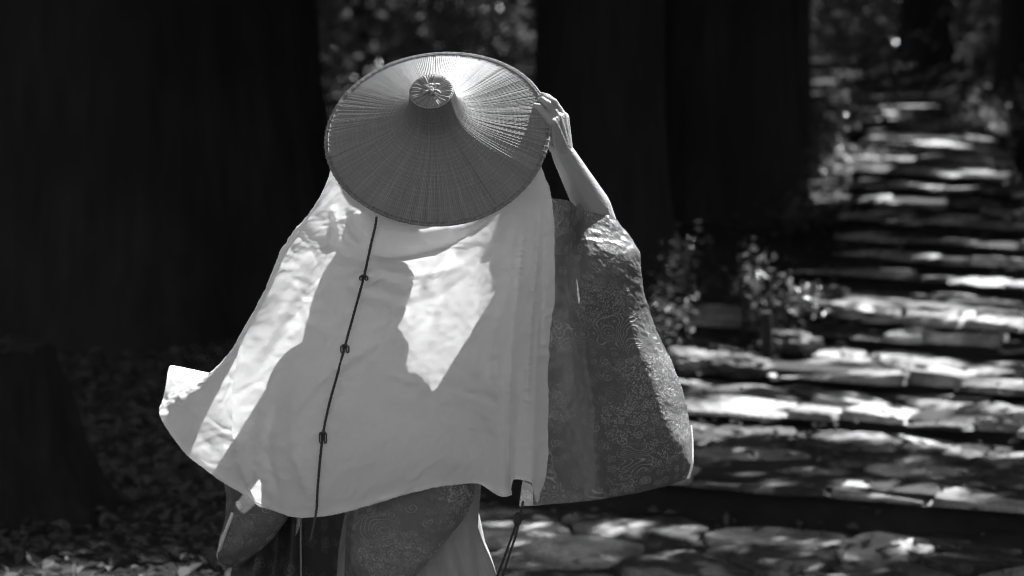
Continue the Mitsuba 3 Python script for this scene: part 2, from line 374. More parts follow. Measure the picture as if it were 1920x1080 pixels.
ax = np.c_[rng.normal(size=(n, 2)), rng.normal(size=n) * np.where(np.arange(n) < n1, 0.35, 0.2)]; ax /= np.linalg.norm(ax, axis=1, keepdims=True)
sd = np.cross(np.array([0, 0, 1.0]) + rng.normal(size=(n, 3)) * 0.4, ax); sd /= np.linalg.norm(sd, axis=1, keepdims=True)
ln = rng.uniform(0.035, 0.095, n) * np.where(np.arange(n) < n1, 1, 0.75)
c, ax, sd, ln = c[keep], ax[keep], sd[keep], ln[keep]; n = len(c)
tag(obj('fallen_leaves', rhombi(c, ln, ln * rng.uniform(0.3, 0.6, n), ax, sd, 0.3), litter, smooth=False), 'fallen leaves scattered over the dark ground', kind='stuff')

# ------------------------------------------------------------------ what the sun reaches through the crowns (world spots on the ground)
LIT = [[(0.664,3.746,0.21),(1.112,3.82,0.21),0.12],[(1.112,3.82,0.21),(1.537,3.649,0.21),0.12],[(1.529,3.601,0.21),(1.84,3.259,0.21),0.07],[(0.64,4.484,0.21),(0.807,4.371,0.21),0.1],[(0.863,4.654,0.265),(1.353,4.715,0.265),0.17],[(1.353,4.715,0.265),(1.685,4.474,0.265),0.2],[(1.721,4.244,0.265),(1.966,3.971,0.265),0.1],[(1.458,5.811,0.385),(1.805,5.571,0.385),0.13],[(1.792,5.493,0.385),(2.176,5.119,0.385),0.12],[(1.997,5.281,0.335),(2.191,5.07,0.335),0.08],[(1.784,6.427,0.505),(1.881,6.378,0.505),0.05],[(2.159,6.184,0.505),(2.352,5.996,0.505),0.09],[(2.157,6.775,0.62),(2.54,6.604,0.62),0.11],[(2.194,7.394,0.67),(2.69,7.328,0.67),0.11],[(2.078,8.226,0.72),(2.628,7.955,0.72),0.12],[(2.032,9.156,0.765),(2.789,8.788,0.765),0.14],[(2.136,9.719,0.8),(2.893,9.41,0.8),0.12],[(2.227,10.374,0.835),(2.961,10.025,0.835),0.11],[(2.338,11.17,0.865),(2.671,10.97,0.865),0.1],[(2.793,10.839,0.865),(3.066,10.583,0.865),0.08],[(2.432,12.06,0.89),(2.593,11.907,0.89),0.1],[(2.547,12.955,0.91),(3.175,12.283,0.91),0.12],[(2.733,13.997,0.93),(3.181,13.606,0.93),0.1],[(0.322,2.549,0),(0.535,2.525,0),0],[(1.225,2.635,0.15),(1.465,2.562,0.15),0.02],[(0.799,2.699,0.15),(1.153,2.635,0.15),-0.03],[(1.446,2.248,0),(1.647,2.143,0),0.09],[(-0.072,2.607,0),(0.036,2.566,0),-0.02],[(1.465,2.369,0.15),(1.629,2.318,0.15),-0.03],[(-1.603,2.011,0),(-0.875,1.926,0),0.09]]
LIT3 = [[(0.81,5.846,0.634),0.065],[(0.823,5.833,0.523),0.052],[(0.81,5.822,0.436),0.065],[(1.069,5.244,0.659),0.058],[(1.067,5.233,0.565),0.058],[(1.053,5.221,0.46),0.052],[(0.63,4.718,0.465),0.065],[(0.573,4.306,0.387),0.07],[(0.816,4.517,0.468),0.078],[(0.944,4.462,0.427),0.06],[(1.159,4.816,0.441),0.117],[(1.262,4.916,0.439),0.091],[(2.4,11.62,0.923),0.208],[(2.231,11.604,0.785),0.156],[(2.075,11.088,0.677),0.13],[(1.906,10.569,0.552),0.13],[(2.068,9.581,0.709),0.156],[(1.949,9.172,0.657),0.156],[(1.578,8.049,0.534),0.13],[(1.727,8.048,0.519),0.13],[(3.671,20.743,1.42),0.19],[(3.6,18.682,1.025),0.22],[(3.865,18.682,1.025),0.16],[(3.336,18.707,1.236),0.19],[(3.441,24.8,1.663),0.22],[(2.713,24.811,1.749),0.16],[(5.228,24.789,1.565),0.19],[(3.475,12.615,0.815),0.182],[(3.339,12.094,0.669),0.156],[(3.534,12.626,0.913),0.13],[(4.426,16.682,1.144),0.17],[(4.62,16.69,1.207),0.17],[(4.222,16.715,1.424),0.14],[(4.319,16.744,1.665),0.13],[(3.16,9.622,1.054),0.156],[(-2.678,28.824,1.628),0.13],[(-2.259,26.751,1.131),0.19],[(-1.906,26.743,1.061),0.2],[(-2.588,28.743,0.943),0.18],[(-1.35,28.814,1.539),0.14],[(-1.165,27.756,1.111),0.18],[(-0.6,28.761,1.092),0.19],[(-0.278,30.806,1.352),0.13],[(0,28.769,1.166),0.22],[(-0.45,28.783,1.278),0.16],[(0.199,30.831,1.565),0.17],[(-0.159,30.831,1.565),0.16],[(-2.457,26.689,0.605),0.14],[(-2.224,26.684,0.57),0.13],[(-1.95,28.782,1.27),0.13],[(-1.072,30.812,1.407),0.13],[(-1.575,28.783,1.278),0.16],[(-0.9,28.774,1.203),0.16],[(-2.25,28.809,1.501),0.13]]
LA = np.array([a for a, b, w in LIT]); LB = np.array([b for a, b, w in LIT]); LW = np.array([w for a, b, w in LIT]) * 1.25
SA = np.array([a for a, w in LIT3]); SW = np.array([w for a, w in LIT3])

def keep_shade(c, size):
    """True where a leaf at c does not stand between the sun and a sunlit spot"""
    keep = np.ones(len(c), bool)
    wob = vfbm(c * 1.1, 2, 8) * 0.7 + 0.65
    for a, b, w in zip(LA, LB, LW):
        q = c - SUN * ((c[:, 2] - a[2]) / SUN[2])[:, None]
        ab = (b - a)[:2]; t = np.clip(((q[:, :2] - a[:2]) @ ab) / (ab @ ab), 0, 1)
        d = np.linalg.norm(q[:, :2] - a[:2] - t[:, None] * ab, axis=1)
        keep &= ~(d < w * wob + size * 0.38)
    for a, w in zip(SA, SW):
        r = c - a; r -= (r @ SUN)[:, None] * SUN
        keep &= ~((np.linalg.norm(r, axis=1) < w * wob + size * 0.15) & ((c - a) @ SUN > 0.15))
    r = c - np.array([-0.02, 0, 1.15]); r -= (r @ SUN)[:, None] * SUN
    keep &= ~(np.linalg.norm(r, axis=1) < 0.95)
    return keep

# ------------------------------------------------------------------ trees
def trunk_mesh(x, y, r, height, seed, flare=0.5, nz=64, lean=0.0):
    nt = 144 if r > 0.3 else 72
    z0 = float(ground_h(np.array([x]), np.array([y]))[0])
    t = np.linspace(0, 1, nz) ** 1.6
    z = -0.3 + t * (height + 0.3)
    th = np.arange(nt) * 2 * np.pi / nt
    Z, TH = np.meshgrid(z, th)
    rr = np.random.default_rng(seed)
    k = rr.integers(5, 8); ph = rr.uniform(0, 6)
    base = r * (1 - 0.45 * np.clip(Z, 0, None) / height) * (1 + flare * np.exp(-np.clip(Z, -0.2, None) / (0.55 * max(r, 0.3) + 0.15)) * (1 + 0.35 * np.cos(k * TH + ph)))
    q = np.stack([np.cos(TH) * r * 14, np.sin(TH) * r * 14, Z * 1.1], -1)
    base = base + 0.075 * r ** 0.5 * (vfbm(q, 3, seed) - 0.5) + 0.03 * (vfbm(np.stack([np.cos(TH) * 2, np.sin(TH) * 2, Z * 0.7], -1), 2, seed + 1) - 0.5)
    v = np.stack([x + base * np.cos(TH) + lean * Z, y + base * np.sin(TH), z0 + Z], -1)
    return v.reshape(-1, 3), grid_faces(nt, nz, True)

def crown_mesh(x, y, R, z0, z1, n, seed, leaf=(0.2, 0.5), spread=0.55):
    rr = np.random.default_rng(seed)
    m = n // 45
    cr = R * np.sqrt(rr.uniform(0, 1, m)); ca = rr.uniform(0, 2 * np.pi, m)
    cz = z0 + (z1 - z0) * rr.uniform(0, 1, m) * (1 - 0.45 * (cr / R) ** 2)
    cc = np.c_[x + cr * np.cos(ca), y + cr * np.sin(ca), cz]
    c = np.repeat(cc, 45, 0) + rr.normal(size=(m * 45, 3)) * np.array([spread, spread, spread * 0.5])
    L = rr.uniform(*leaf, len(c))
    k = keep_shade(c, L)
    c, L = c[k], L[k]
    ax = rand_dirs(len(c), rr) * [1, 1, 0.6]; ax /= np.linalg.norm(ax, axis=1, keepdims=True)
    return rhombi(c, L, L * rr.uniform(0.35, 0.6, len(c)), ax, frame_of(ax, rr), 0.1)

def limbs_mesh(x, y, r, R, z0, z1, seed):
    rr = np.random.default_rng(seed + 5)
    g = float(ground_h(np.array([x]), np.array([y]))[0])
    out = []
    for k in range(9):
        a, zz = rr.uniform(0, 6.28), rr.uniform(z0, z1 * 0.85)
        l = R * rr.uniform(0.5, 0.9)
        pts = [[x, y, g + zz], [x + l * 0.5 * math.cos(a), y + l * 0.5 * math.sin(a), g + zz + 0.2], [x + l * math.cos(a), y + l * math.sin(a), g + zz - 0.1]]
        pts = np.array(pts)
        if keep_shade(np.linspace(pts[0], pts[2], 12), 0.1).all():
            out.append(tube(pts, np.linspace(0.08, 0.02, 9), 6, 9))
    return out

TREES = [  # x, y, trunk radius, crown radius, crown from, crown to, label
    (-2.2, 7.6, 1.19, 5.2, 6.5, 15, 'giant cedar trunk filling the dark left of the picture'),
    (0.46, 7.1, 0.335, 4.4, 7, 14, 'straight dark cedar directly behind the raised hand'),
    (1.14, 8.5, 0.46, 4.6, 7, 15, 'broad dark cedar beside the steps, behind the brocade sleeve'),
    (1.85, 11.0, 0.17, 3.6, 5.5, 12, 'slender dark tree left of the upper steps'),
    (4.50, 21.0, 0.27, 4.4, 6, 14, 'dark tree at the head of the steps'),
    (4.06, 13.6, 0.24, 4.4, 6.5, 14, 'dark trunk at the right edge of the picture'),
    (7.8, 4.0, 0.4, 4.8, 6, 13, None), (11.6, 7.4, 0.4, 5.0, 6, 14, None), (7.3, 13.6, 0.35, 4.8, 6, 14, None), (11.0, 14.0, 0.4, 5, 6, 14, None),
    (7.2, 20.0, 0.35, 5, 6, 14, None), (11.6, 20.5, 0.4, 5, 6, 14, None), (9.5, 26, 0.4, 5, 6, 14, None), (13.2, 11, 0.4, 5, 6, 14, None), (15, 27, 0.4, 5, 6, 14, None),
    (-5.6, 5.5, 0.4, 4.6, 5, 13, None), (-3.9, 0.6, 0.35, 4.2, 3.5, 10, None), (3.2, -0.6, 0.35, 4.2, 4.5, 10.5, None), (5.2, 3.2, 0.35, 4.0, 4.0, 10, None), (-2.6, -3.2, 0.3, 3.2, 5, 10, None), (-8, 11, 0.4, 5, 5, 13, None), (-5.2, 13.5, 0.4, 5, 5, 13, None), (-9.5, 19, 0.4, 5, 5, 13, None),
    (12, 33, 0.4, 5.5, 5, 14, None), (16.5, 36, 0.4, 5.5, 5, 14, None), (6.6, 33, 0.4, 5.2, 5, 14, None), (18, 19, 0.4, 5, 5, 14, None),
    (-3.1, 16.5, 0.3, 5, 6, 14, None), (1.2, 21.5, 0.25, 5, 6, 14, None),
    (-4.4, 24, 0.4, 5.5, 5, 14, None), (3.0, 31, 0.4, 5.5, 5, 14, None), (1.4, 36, 0.4, 5.5, 5, 14, None), (8.5, 41, 0.4, 5.5, 5, 14, None), (13, 44, 0.4, 5.5, 5, 14, None),
]
# unseen low boughs, added to shade trunks, steps and stump: offset, radius, from, to
LOW = {0: [(0.9, 1.5, 2.0, 2.6, 4.5), (1.9, -2.7, 1.6, 2.5, 4.2)], 1: [(1.2, 1.2, 2.0, 2.5, 4.5)], 2: [(1.3, 1.2, 2.1, 2.6, 4.8)], 3: [(0.8, 0.8, 2.0, 2.6, 4.8), (2.4, 6.0, 2.2, 3.0, 5.4)], 4: [(0, 0.5, 2.4, 3.2, 5.5)], 5: [(-1.2, -4.5, 2.2, 2.5, 4.6), (-0.6, -1.6, 2.2, 2.8, 5.0)], 6: [(-4.0, 0.8, 1.9, 2.6, 4.6)], 8: [(-2.6, 0.3, 2.2, 3, 5)]}
far_rng = np.random.default_rng(41)
FAR = []
while len(FAR) < 40:
    fx, fy = far_rng.uniform(-12, 26), far_rng.uniform(23, 52)
    px = fx / (fy + 5.4)
    if min(abs(px - q) for q in (0.145, 0.16, 0.185)) < 0.014 or any(math.hypot(fx - a[0], fy - a[1]) < 2.9 for a in FAR): continue
    FAR.append((fx, fy, far_rng.uniform(0.14, 0.26), 4.6, 3.2, 13, 'dim cedar among many alike deep in the wood'))
for k, (x, y, r, R, z0, z1, lab) in enumerate(TREES + FAR):
    t = thing('cedar_tree')
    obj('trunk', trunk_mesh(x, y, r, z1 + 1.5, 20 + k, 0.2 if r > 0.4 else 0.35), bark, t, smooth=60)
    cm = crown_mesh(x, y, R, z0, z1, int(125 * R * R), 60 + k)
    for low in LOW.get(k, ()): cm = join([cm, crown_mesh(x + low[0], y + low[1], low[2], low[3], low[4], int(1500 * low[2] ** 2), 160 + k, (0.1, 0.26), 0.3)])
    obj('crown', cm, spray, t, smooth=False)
    lm = limbs_mesh(x, y, r, R, z0, z1, k)
    for l_ in lm: obj('limb', l_, bark, t, smooth=60)
    if lab: tag(t, lab, 'tree', 'cedars deep in the wood' if k >= len(TREES) else None)
    else: tag(t, 'tall cedar out of sight beside the picture or behind nearer trunks, shading the path', 'tree', 'cedars around the path')

# tree stump
sx, sy = -1.76, 2.95
sv, sf = trunk_mesh(sx, sy, 0.235, 0.58, 5, 0.55, 30)
sv = sv + np.c_[(vfbm(sv * [9, 9, 3], 3, 7) - 0.5) * 0.09, (vfbm(sv * [9, 9, 3] + 5, 3, 7) - 0.5) * 0.09, (vfbm(sv * [14, 14, 0.1], 3, 9) - 0.5) * 0.10 * (sv[:, 2] > 0.35)]
sp = thing('tree_stump')
stump_m = surf('stump_bsdf', mikit.proc(lambda p, n, uv: lum(0.005 + 0.016 * FB(p.x * 30, p.y * 30, p.z * 5, 3))), 0.95)
obj('bark', (sv, sf), stump_m, sp, smooth=60)
g0 = float(ground_h(np.array([sx]), np.array([sy]))[0])
ring = sv.reshape(72, 30, 3)[:, -1]
obj('cut_face', (np.vstack([ring, [[sx, sy, g0 + 0.59]]]), np.stack([np.arange(72), (np.arange(72) + 1) % 72, np.full(72, 72)], 1)), stump_m, sp, smooth=False)
tag(sp, 'broad dark tree stump at the lower left of the path', 'stump')

# the thin stake
st = (1.078,4.75,0.388)
g0 = float(ground_h(np.array([st[0]]), np.array([st[1]]))[0])
tag(obj('wooden_stake', tube([[st[0], st[1], g0 - 0.1], [st[0] + 0.003, st[1], g0 + 0.12], [st[0] - 0.003, st[1], g0 + 0.29]], 0.024, 10, 8), bark, smooth=50), 'short dark wooden stake among sunlit leaves beside the kerb', 'stake')

# ------------------------------------------------------------------ shrubs
def shrub(px, rx, ry, rz, n, leaf, lab, seed, mat=leafA, cat='shrub', group=None):
    n = int(n * 1.1)
    rr = np.random.default_rng(seed)
    x, y, z = px
    g = float(ground_h(np.array([x]), np.array([y]))[0])
    t = thing('leafy_shrub' if cat == 'shrub' else 'young_plant')
    m = max(4, n // 30)
    cc = rand_dirs(m, rr) * (rr.uniform(0.3, 1, m) ** 0.5)[:, None] * [rx, ry, rz] + [x, y, z]
    cc[:, 2] = np.maximum(cc[:, 2], g + 0.03)
    c = np.repeat(cc, 30, 0)[:n] + rr.normal(size=(min(n, m * 30), 3)) * leaf * 1.5
    L = leaf * rr.uniform(0.6, 1.4, len(c))
    ax = rand_dirs(len(c), rr) * [1, 1, 0.4]; ax /= np.linalg.norm(ax, axis=1, keepdims=True)
    sd = np.cross(np.array([0, 0, 1.0]) + rr.normal(size=(len(c), 3)) * 0.42, ax); sd /= np.linalg.norm(sd, axis=1, keepdims=True)
    obj('foliage', rhombi(c, L, L * rr.uniform(0.4, 0.65, len(c)), ax, sd, 0.18), mat, t, smooth=False)
    stems = [tube([[x + rr.normal() * 0.02, y + rr.normal() * 0.02, g - 0.05], (np.array([x, y, g]) + cc[q]) / 2 + rr.normal(size=3) * 0.02, cc[q]], np.linspace(0.009, 0.003, 7), 5, 7) for q in range(min(6, m))]
    obj('stems', join(stems), bark, t, smooth=60)
    tag(t, lab, cat, group)

SHRUBS = [[(0.81,5.835,0.548),0.05,0.08,0.15,190,0.036,'thin upright plant with sparkling leaves just right of the sleeve'],[(1.069,5.233,0.565),0.04,0.06,0.14,190,0.036,'leafy sprig standing against the dark wooden stake'],[(0.619,4.716,0.454),0.08,0.1,0.06,200,0.036,'low leafy plant touching the edge of the sleeve'],[(1.193,5.116,0.425),0.12,0.12,0.06,280,0.036,'low leaves over the broad sunlit rock'],[(2.428,11.821,0.913),0.16,0.2,0.2,300,0.07,'dim shrub at the left end of the highest bright steps'],[(2.168,11.398,0.749),0.2,0.2,0.2,360,0.07,'loose shrub left of the steps, level with the raised hand'],[(2.068,9.577,0.677),0.1,0.15,0.14,240,0.07,'leafy clump touching the left ends of the middle steps'],[(1.893,10.164,0.531),0.22,0.2,0.22,400,0.07,'wide dim shrub left of the middle steps'],[(1.655,7.944,0.499),0.16,0.2,0.15,320,0.06,'low dim shrub above the broad sunlit rock'],[(3.417,12.21,0.797),0.14,0.2,0.2,360,0.07,'brightly lit bush at the right end of the upper steps'],[(4.407,16.684,1.159),0.22,0.25,0.2,165,0.104,'pale bush beside the right edge of the picture'],[(4.515,16.186,1.206),0.2,0.2,0.25,143,0.104,'bright foliage cut by the right edge, upper of two'],[(3.255,10.023,1.036),0.08,0.1,0.12,150,0.06,'bright foliage cut by the right edge, lower of two'],[(4.633,18.732,1.446),0.4,0.4,0.4,275,0.104,'dim bush high at the upper right corner'],[(3.695,19.692,1.05),0.45,0.4,0.35,385,0.117,'spangled undergrowth at the head of the steps'],[(3.953,22.765,1.486),0.5,0.4,0.4,330,0.117,'dim undergrowth above the head of the steps'],[(3.488,25.803,1.626),0.5,0.4,0.35,275,0.117,'dark bush with a few sparks at the top, right of centre'],[(5.403,25.799,1.592),0.5,0.4,0.4,275,0.117,'dark bush behind the tree at the head of the steps'],[(-2.33,27.752,1.075),0.5,0.5,0.6,495,0.117,'spangled bush next to the giant cedar'],[(-2.471,26.693,0.64),0.35,0.4,0.35,275,0.117,'low spangled bush at the left edge of the hat'],[(-1.699,29.802,1.379),0.6,0.5,0.5,440,0.117,'dim bush above the left half of the hat'],[(-1.004,29.784,1.225),0.55,0.5,0.5,440,0.117,'dim bush straight above the point of the hat'],[(-0.263,28.774,1.203),0.5,0.5,0.5,495,0.117,'spangled bush above the right half of the hat'],[(0.122,31.833,1.519),0.45,0.4,0.5,330,0.117,'dim bush touching the cedar behind the hand']]
for k, (c, rx, ry, rz, n, lf, lab) in enumerate(SHRUBS):
    shrub(c, rx, ry, rz, n, lf, lab, 300 + k, cat='plant' if k < 4 else 'shrub')

# dark undergrowth that closes the wood behind
n = 26000
bx, by = rng.uniform(-16, 22, n), rng.uniform(24, 60, n)
bz = ground_h(bx, by) + rng.uniform(0, 1, n) ** 1.5 * 3.2 * vnoise(np.c_[bx * 0.4, by * 0.4, bx * 0])
ax = rand_dirs(n); L = rng.uniform(0.12, 0.3, n)
tag(obj('undergrowth', rhombi(np.c_[bx, by, bz], L, L * 0.5, ax, frame_of(ax), 0.2), leafA, smooth=False), 'mass of dim undergrowth filling the wood behind the trees', kind='stuff')

# ring of far foliage added to shut out low sky light between trunks
n = 42000
fa = rng.uniform(math.radians(-62), math.radians(242), n)
fr_ = rng.uniform(56, 74, n)
fz = rng.uniform(-1, 1, n) * 13 + 12
ax = rand_dirs(n); L = rng.uniform(0.8, 2.0, n)
tag(obj('added_wood_ring', rhombi(np.c_[fr_ * np.cos(fa), fr_ * np.sin(fa), fz], L, L * 0.55, ax, frame_of(ax), 0.2), leafA, smooth=False), 'far-off ring of foliage added to shut out low sky light', kind='stuff')

# ------------------------------------------------------------------ the walker
HC, HA = np.array((-0.166,0,1.461)), np.array((-0.069,-0.722,0.689))
HX = np.array([0.99, 0.0167, 0.14]); HX -= HA * (HX @ HA); HX /= np.linalg.norm(HX)
HY = np.cross(HA, HX)
RIM = 0.25
def hat_pt(phi, r, h): return HC + r * (np.cos(phi)[..., None] * HX + np.sin(phi)[..., None] * HY) + np.asarray(h)[..., None] * HA if np.ndim(r) == 0 else HC + r[..., None] * (np.cos(phi)[..., None] * HX + np.sin(phi)[..., None] * HY) + h[..., None] * HA
def sph(c, r, n=20): return m3.Manifold.sphere(float(r), n).translate([float(q) for q in c])
def bone(a, ra, b, rb, n=20): return m3.Manifold.batch_hull([sph(a, ra, n), sph(b, rb, n)])
def body_mesh(bones, edge, it=10):
    m = m3.Manifold.batch_boolean(bones, m3.OpType.Add).refine_to_length(edge)
    me = m.to_mesh()
    t = trimesh.Trimesh(me.vert_properties[:, :3], me.tri_verts, process=True)
    return trimesh.smoothing.filter_taubin(t, 0.5, 0.53, it)

# joints
J = {'neck': (-0.194,0.06,1.226),'chest': (-0.2,0.05,1.087),'belly': (-0.213,0.05,0.915),'hip': (-0.222,0.05,0.755),'shr': (-0.098,0.1,1.148),'elr': (0.205,0.11,1.218),'wrr': (0.116,0.035,1.415),'shl': (-0.326,0.05,1.172),'ell': (-0.496,0.16,0.923),'wrl': (-0.563,0.32,0.757)}
J = {k: np.array(v) for k, v in J.items()}
head = HC - HA * 0.075 + np.array([0, 0.02, -0.01])
fd = np.cross(HX, HA) * 1.0  # towards the face
fd = -HY if (-HY)[1] > 0 else HY
per = thing('person')
bones = [bone(head, 0.088, head + fd * 0.02 - HA * 0.07, 0.062), bone(head - HA * 0.05, 0.06, J['neck'], 0.052),
         bone(J['neck'], 0.055, J['chest'] + [0, 0, 0.1], 0.09), bone(J['chest'] - [0.07, 0, 0], 0.095, J['chest'] + [0.07, 0, 0], 0.095),
         bone(J['chest'] - [0.05, 0, 0], 0.095, J['belly'] - [0.03, 0, 0], 0.09), bone(J['chest'] + [0.05, 0, 0], 0.095, J['belly'] + [0.03, 0, 0], 0.09),
         bone(J['belly'], 0.1, J['hip'], 0.115), bone(J['hip'] - [0.06, 0, 0], 0.1, J['hip'] + [0.06, 0, 0], 0.1),
         bone(J['chest'] + [0.07, 0, 0.09], 0.06, J['shr'], 0.058), bone(J['chest'] + [-0.07, 0, 0.09], 0.06, J['shl'], 0.058)]
for sgn in (-1, 1):
    hp = J['hip'] + [sgn * 0.075, 0, -0.03]; kn = np.array([hp[0] + sgn * 0.005, hp[1] - 0.03 * sgn, 0.45]); an = np.array([kn[0], kn[1] + 0.02, 0.09])
    bones += [bone(hp, 0.082, kn, 0.055), bone(kn, 0.055, an, 0.036), bone(an - [0, 0, 0.03], 0.034, an + [0, 0.13, -0.06], 0.024)]
bones += [bone(J['shl'], 0.05, J['ell'], 0.04), bone(J['ell'], 0.04, J['wrl'], 0.027), bone(J['wrl'], 0.027, J['wrl'] + [-0.02, 0.06, -0.02], 0.03)]
for q in range(4):
    a = J['wrl'] + np.array([-0.02 + 0.018 * (q - 1.5), 0.075, -0.02]); b = a + [0, 0.045, -0.012]
    bones += [bone(a, 0.0095, b, 0.0085), bone(b, 0.0085, b + [0, 0.018, -0.028], 0.0075)]
bones += [bone(J['wrl'] + [0.01, 0.03, -0.01], 0.012, J['wrl'] + [0.045, 0.065, -0.02], 0.009)]
# raised right arm and hand
el, wr = J['elr'], J['wrr']
fm = el + (wr - el) * 0.35 + np.array([0.010, 0, 0.004])
bones += [bone(J['shr'], 0.05, el, 0.044), bone(el, 0.0465, fm, 0.042), bone(fm, 0.042, wr, 0.0265)]
HND = {'i': [(0.09,-0.012,1.488),(0.062,0.011,1.521),(0.05,0.027,1.523),(0.043,0.028,1.518)],'m': [(0.1,0.002,1.499),(0.083,-0.002,1.528),(0.069,0.031,1.537),(0.059,0.04,1.534)],'r': [(0.109,0.018,1.503),(0.092,0.003,1.534),(0.077,0.034,1.542),(0.066,0.047,1.542)],'k': [(0.115,0.032,1.498),(0.096,0.005,1.53),(0.08,0.036,1.544),(0.065,0.051,1.548)],'t': [(0.092,0.02,1.442),(0.074,-0.002,1.46),(0.052,0.013,1.476)]}
HND = {k: [np.array(q) for q in v] for k, v in HND.items()}
R4 = dict(i=(0.0125, 0.0098, 0.0088, 0.0078), m=(0.0125, 0.0100, 0.0088, 0.0078), r=(0.012, 0.0096, 0.0085, 0.0075), k=(0.0110, 0.0086, 0.0076, 0.0068), t=(0.015, 0.0105, 0.0088))
hand = []
mc = [HND[q][0] for q in 'imrk']
for q in range(4): hand.append(bone(wr + (mc[q] - wr) * 0.12, 0.0215, mc[q], 0.0135, 16))
for q in range(3): hand.append(m3.Manifold.batch_hull([sph(wr, 0.02, 16), sph(mc[q], 0.0130, 16), sph(mc[q + 1], 0.0130, 16), sph(wr + (HND['t'][0] - wr) * 0.6, 0.016, 16)]))
for q, pts in HND.items():
    for a, b, ra, rb in zip(pts[:-1], pts[1:], R4[q][:-1], R4[q][1:]): hand.append(bone(a, ra, b, rb, 16))
hand += [bone(HND['t'][0], 0.017, wr, 0.02, 16)]
bodym = body_mesh(bones, 0.012, 14)
handm = m3.Manifold.batch_boolean(hand + [bone(fm, 0.042, wr, 0.0265), bone(el, 0.0465, fm, 0.042)], m3.OpType.Add).refine_to_length(0.0032).to_mesh()
handt = trimesh.smoothing.filter_taubin(trimesh.Trimesh(handm.vert_properties[:, :3], handm.tri_verts, process=True), 0.5, 0.53, 6)
# face on the hidden side: nose, brow, lips and ears as small swellings of the same surface
v = np.array(bodym.vertices)
for off, r, push in ((fd * 0.1 - HA * 0.035, 0.016, 0.016), (fd * 0.09 - HA * 0.075, 0.014, 0.006), (HX * 0.088 - HA * 0.02, 0.018, 0.01), (-HX * 0.088 - HA * 0.02, 0.018, 0.01)):
    d = np.linalg.norm(v - (head + off), axis=1)
    v += (off / np.linalg.norm(off)) * (push * np.exp(-(d / r) ** 2))[:, None]
def merge_body(a, b):
    return np.vstack([a[0], b[0]]), np.vstack([a[1], b[1] + len(a[0])])
obj('body', merge_body((v, np.array(bodym.faces)), (np.array(handt.vertices), np.array(handt.faces))), skin, per, smooth=60)
hm = trimesh.creation.icosphere(3, 1.0)
hv = np.array(hm.vertices)
hv = hv * (0.097 + 0.006 * vfbm(hv * 6, 2, 3))[:, None]
obj('hair', (hv * np.array([1, 1, 1.0]) + head - fd * 0.008, np.array(hm.faces)), hair_m, per, smooth=True)
tail = tube([head - fd * 0.085, J['neck'] - [0, 0.075, 0], J['chest'] - [0, 0.115, 0], J['belly'] - [0, 0.12, 0.02]], np.interp(np.linspace(0, 1, 24), [0, 0.3, 1], [0.05, 0.03, 0.02]), 10, 24)
obj('hair', tail, hair_m, per, smooth=True)
tag(per, 'woman in pale robes seen from behind, one hand raised to her hat brim', 'person')

# under robe: a tube of cloth round the hips and legs
th = np.linspace(0, 2 * np.pi, 121)
UR = [[(-0.23,0.05,1.196),0.15,0.1],[(-0.221,0.05,1.038),0.145,0.105],[(-0.224,0.05,0.841),0.15,0.12],[(-0.227,0.05,0.693),0.147,0.14],[(-0.23,0.05,0.631),0.142,0.15],[(-0.226,0.05,0.543),0.155,0.17],[(-0.217,0.05,0.443),0.178,0.19]]
rows = [[np.array(c), a, b] for c, a, b in UR]
rows += [[np.array([rows[-1][0][0], 0.05, 0.06]), 0.25, 0.26]]
tb = np.array([[c + np.array([a * np.cos(q), -b * np.sin(q), 0]) for q in th] for c, a, b in rows])
X = PchipInterpolator(np.arange(len(rows)), tb, axis=0)(np.linspace(0, len(rows) - 1, 130))
kk = 66
shoulders = np.array([[np.array([-0.2, 0.06, 1.27]) + np.array([0.06 * np.cos(q), -0.05 * np.sin(q), 0]) for q in th], [np.array([-0.2, 0.055, 1.245]) + np.array([0.13 * np.cos(q), -0.085 * np.sin(q), 0]) for q in th]])
XI = np.concatenate([shoulders, X[:kk]])
obj('bounce_layer', sheet(XI), bounce_m, per, smooth=True)  # unseen torso layer, added to bounce sunlight into the veil
X = X[kk - 1:]
k = np.linspace(0.5, 1, len(X))[:, None]
fold = (0.010 * np.sin(9 * th[None] + 2.0 * k * 3) + 0.006 * np.sin(17 * th[None] - 4 * k)) * np.clip((k - 0.45) * 3, 0, 1)
rad = np.stack([np.cos(th), -np.sin(th), 0 * th], -1)
X = X + fold[..., None] * rad[None]
obj('under_robe', sheet(X), under_m, per, smooth=True, uv=grid_uv(X))

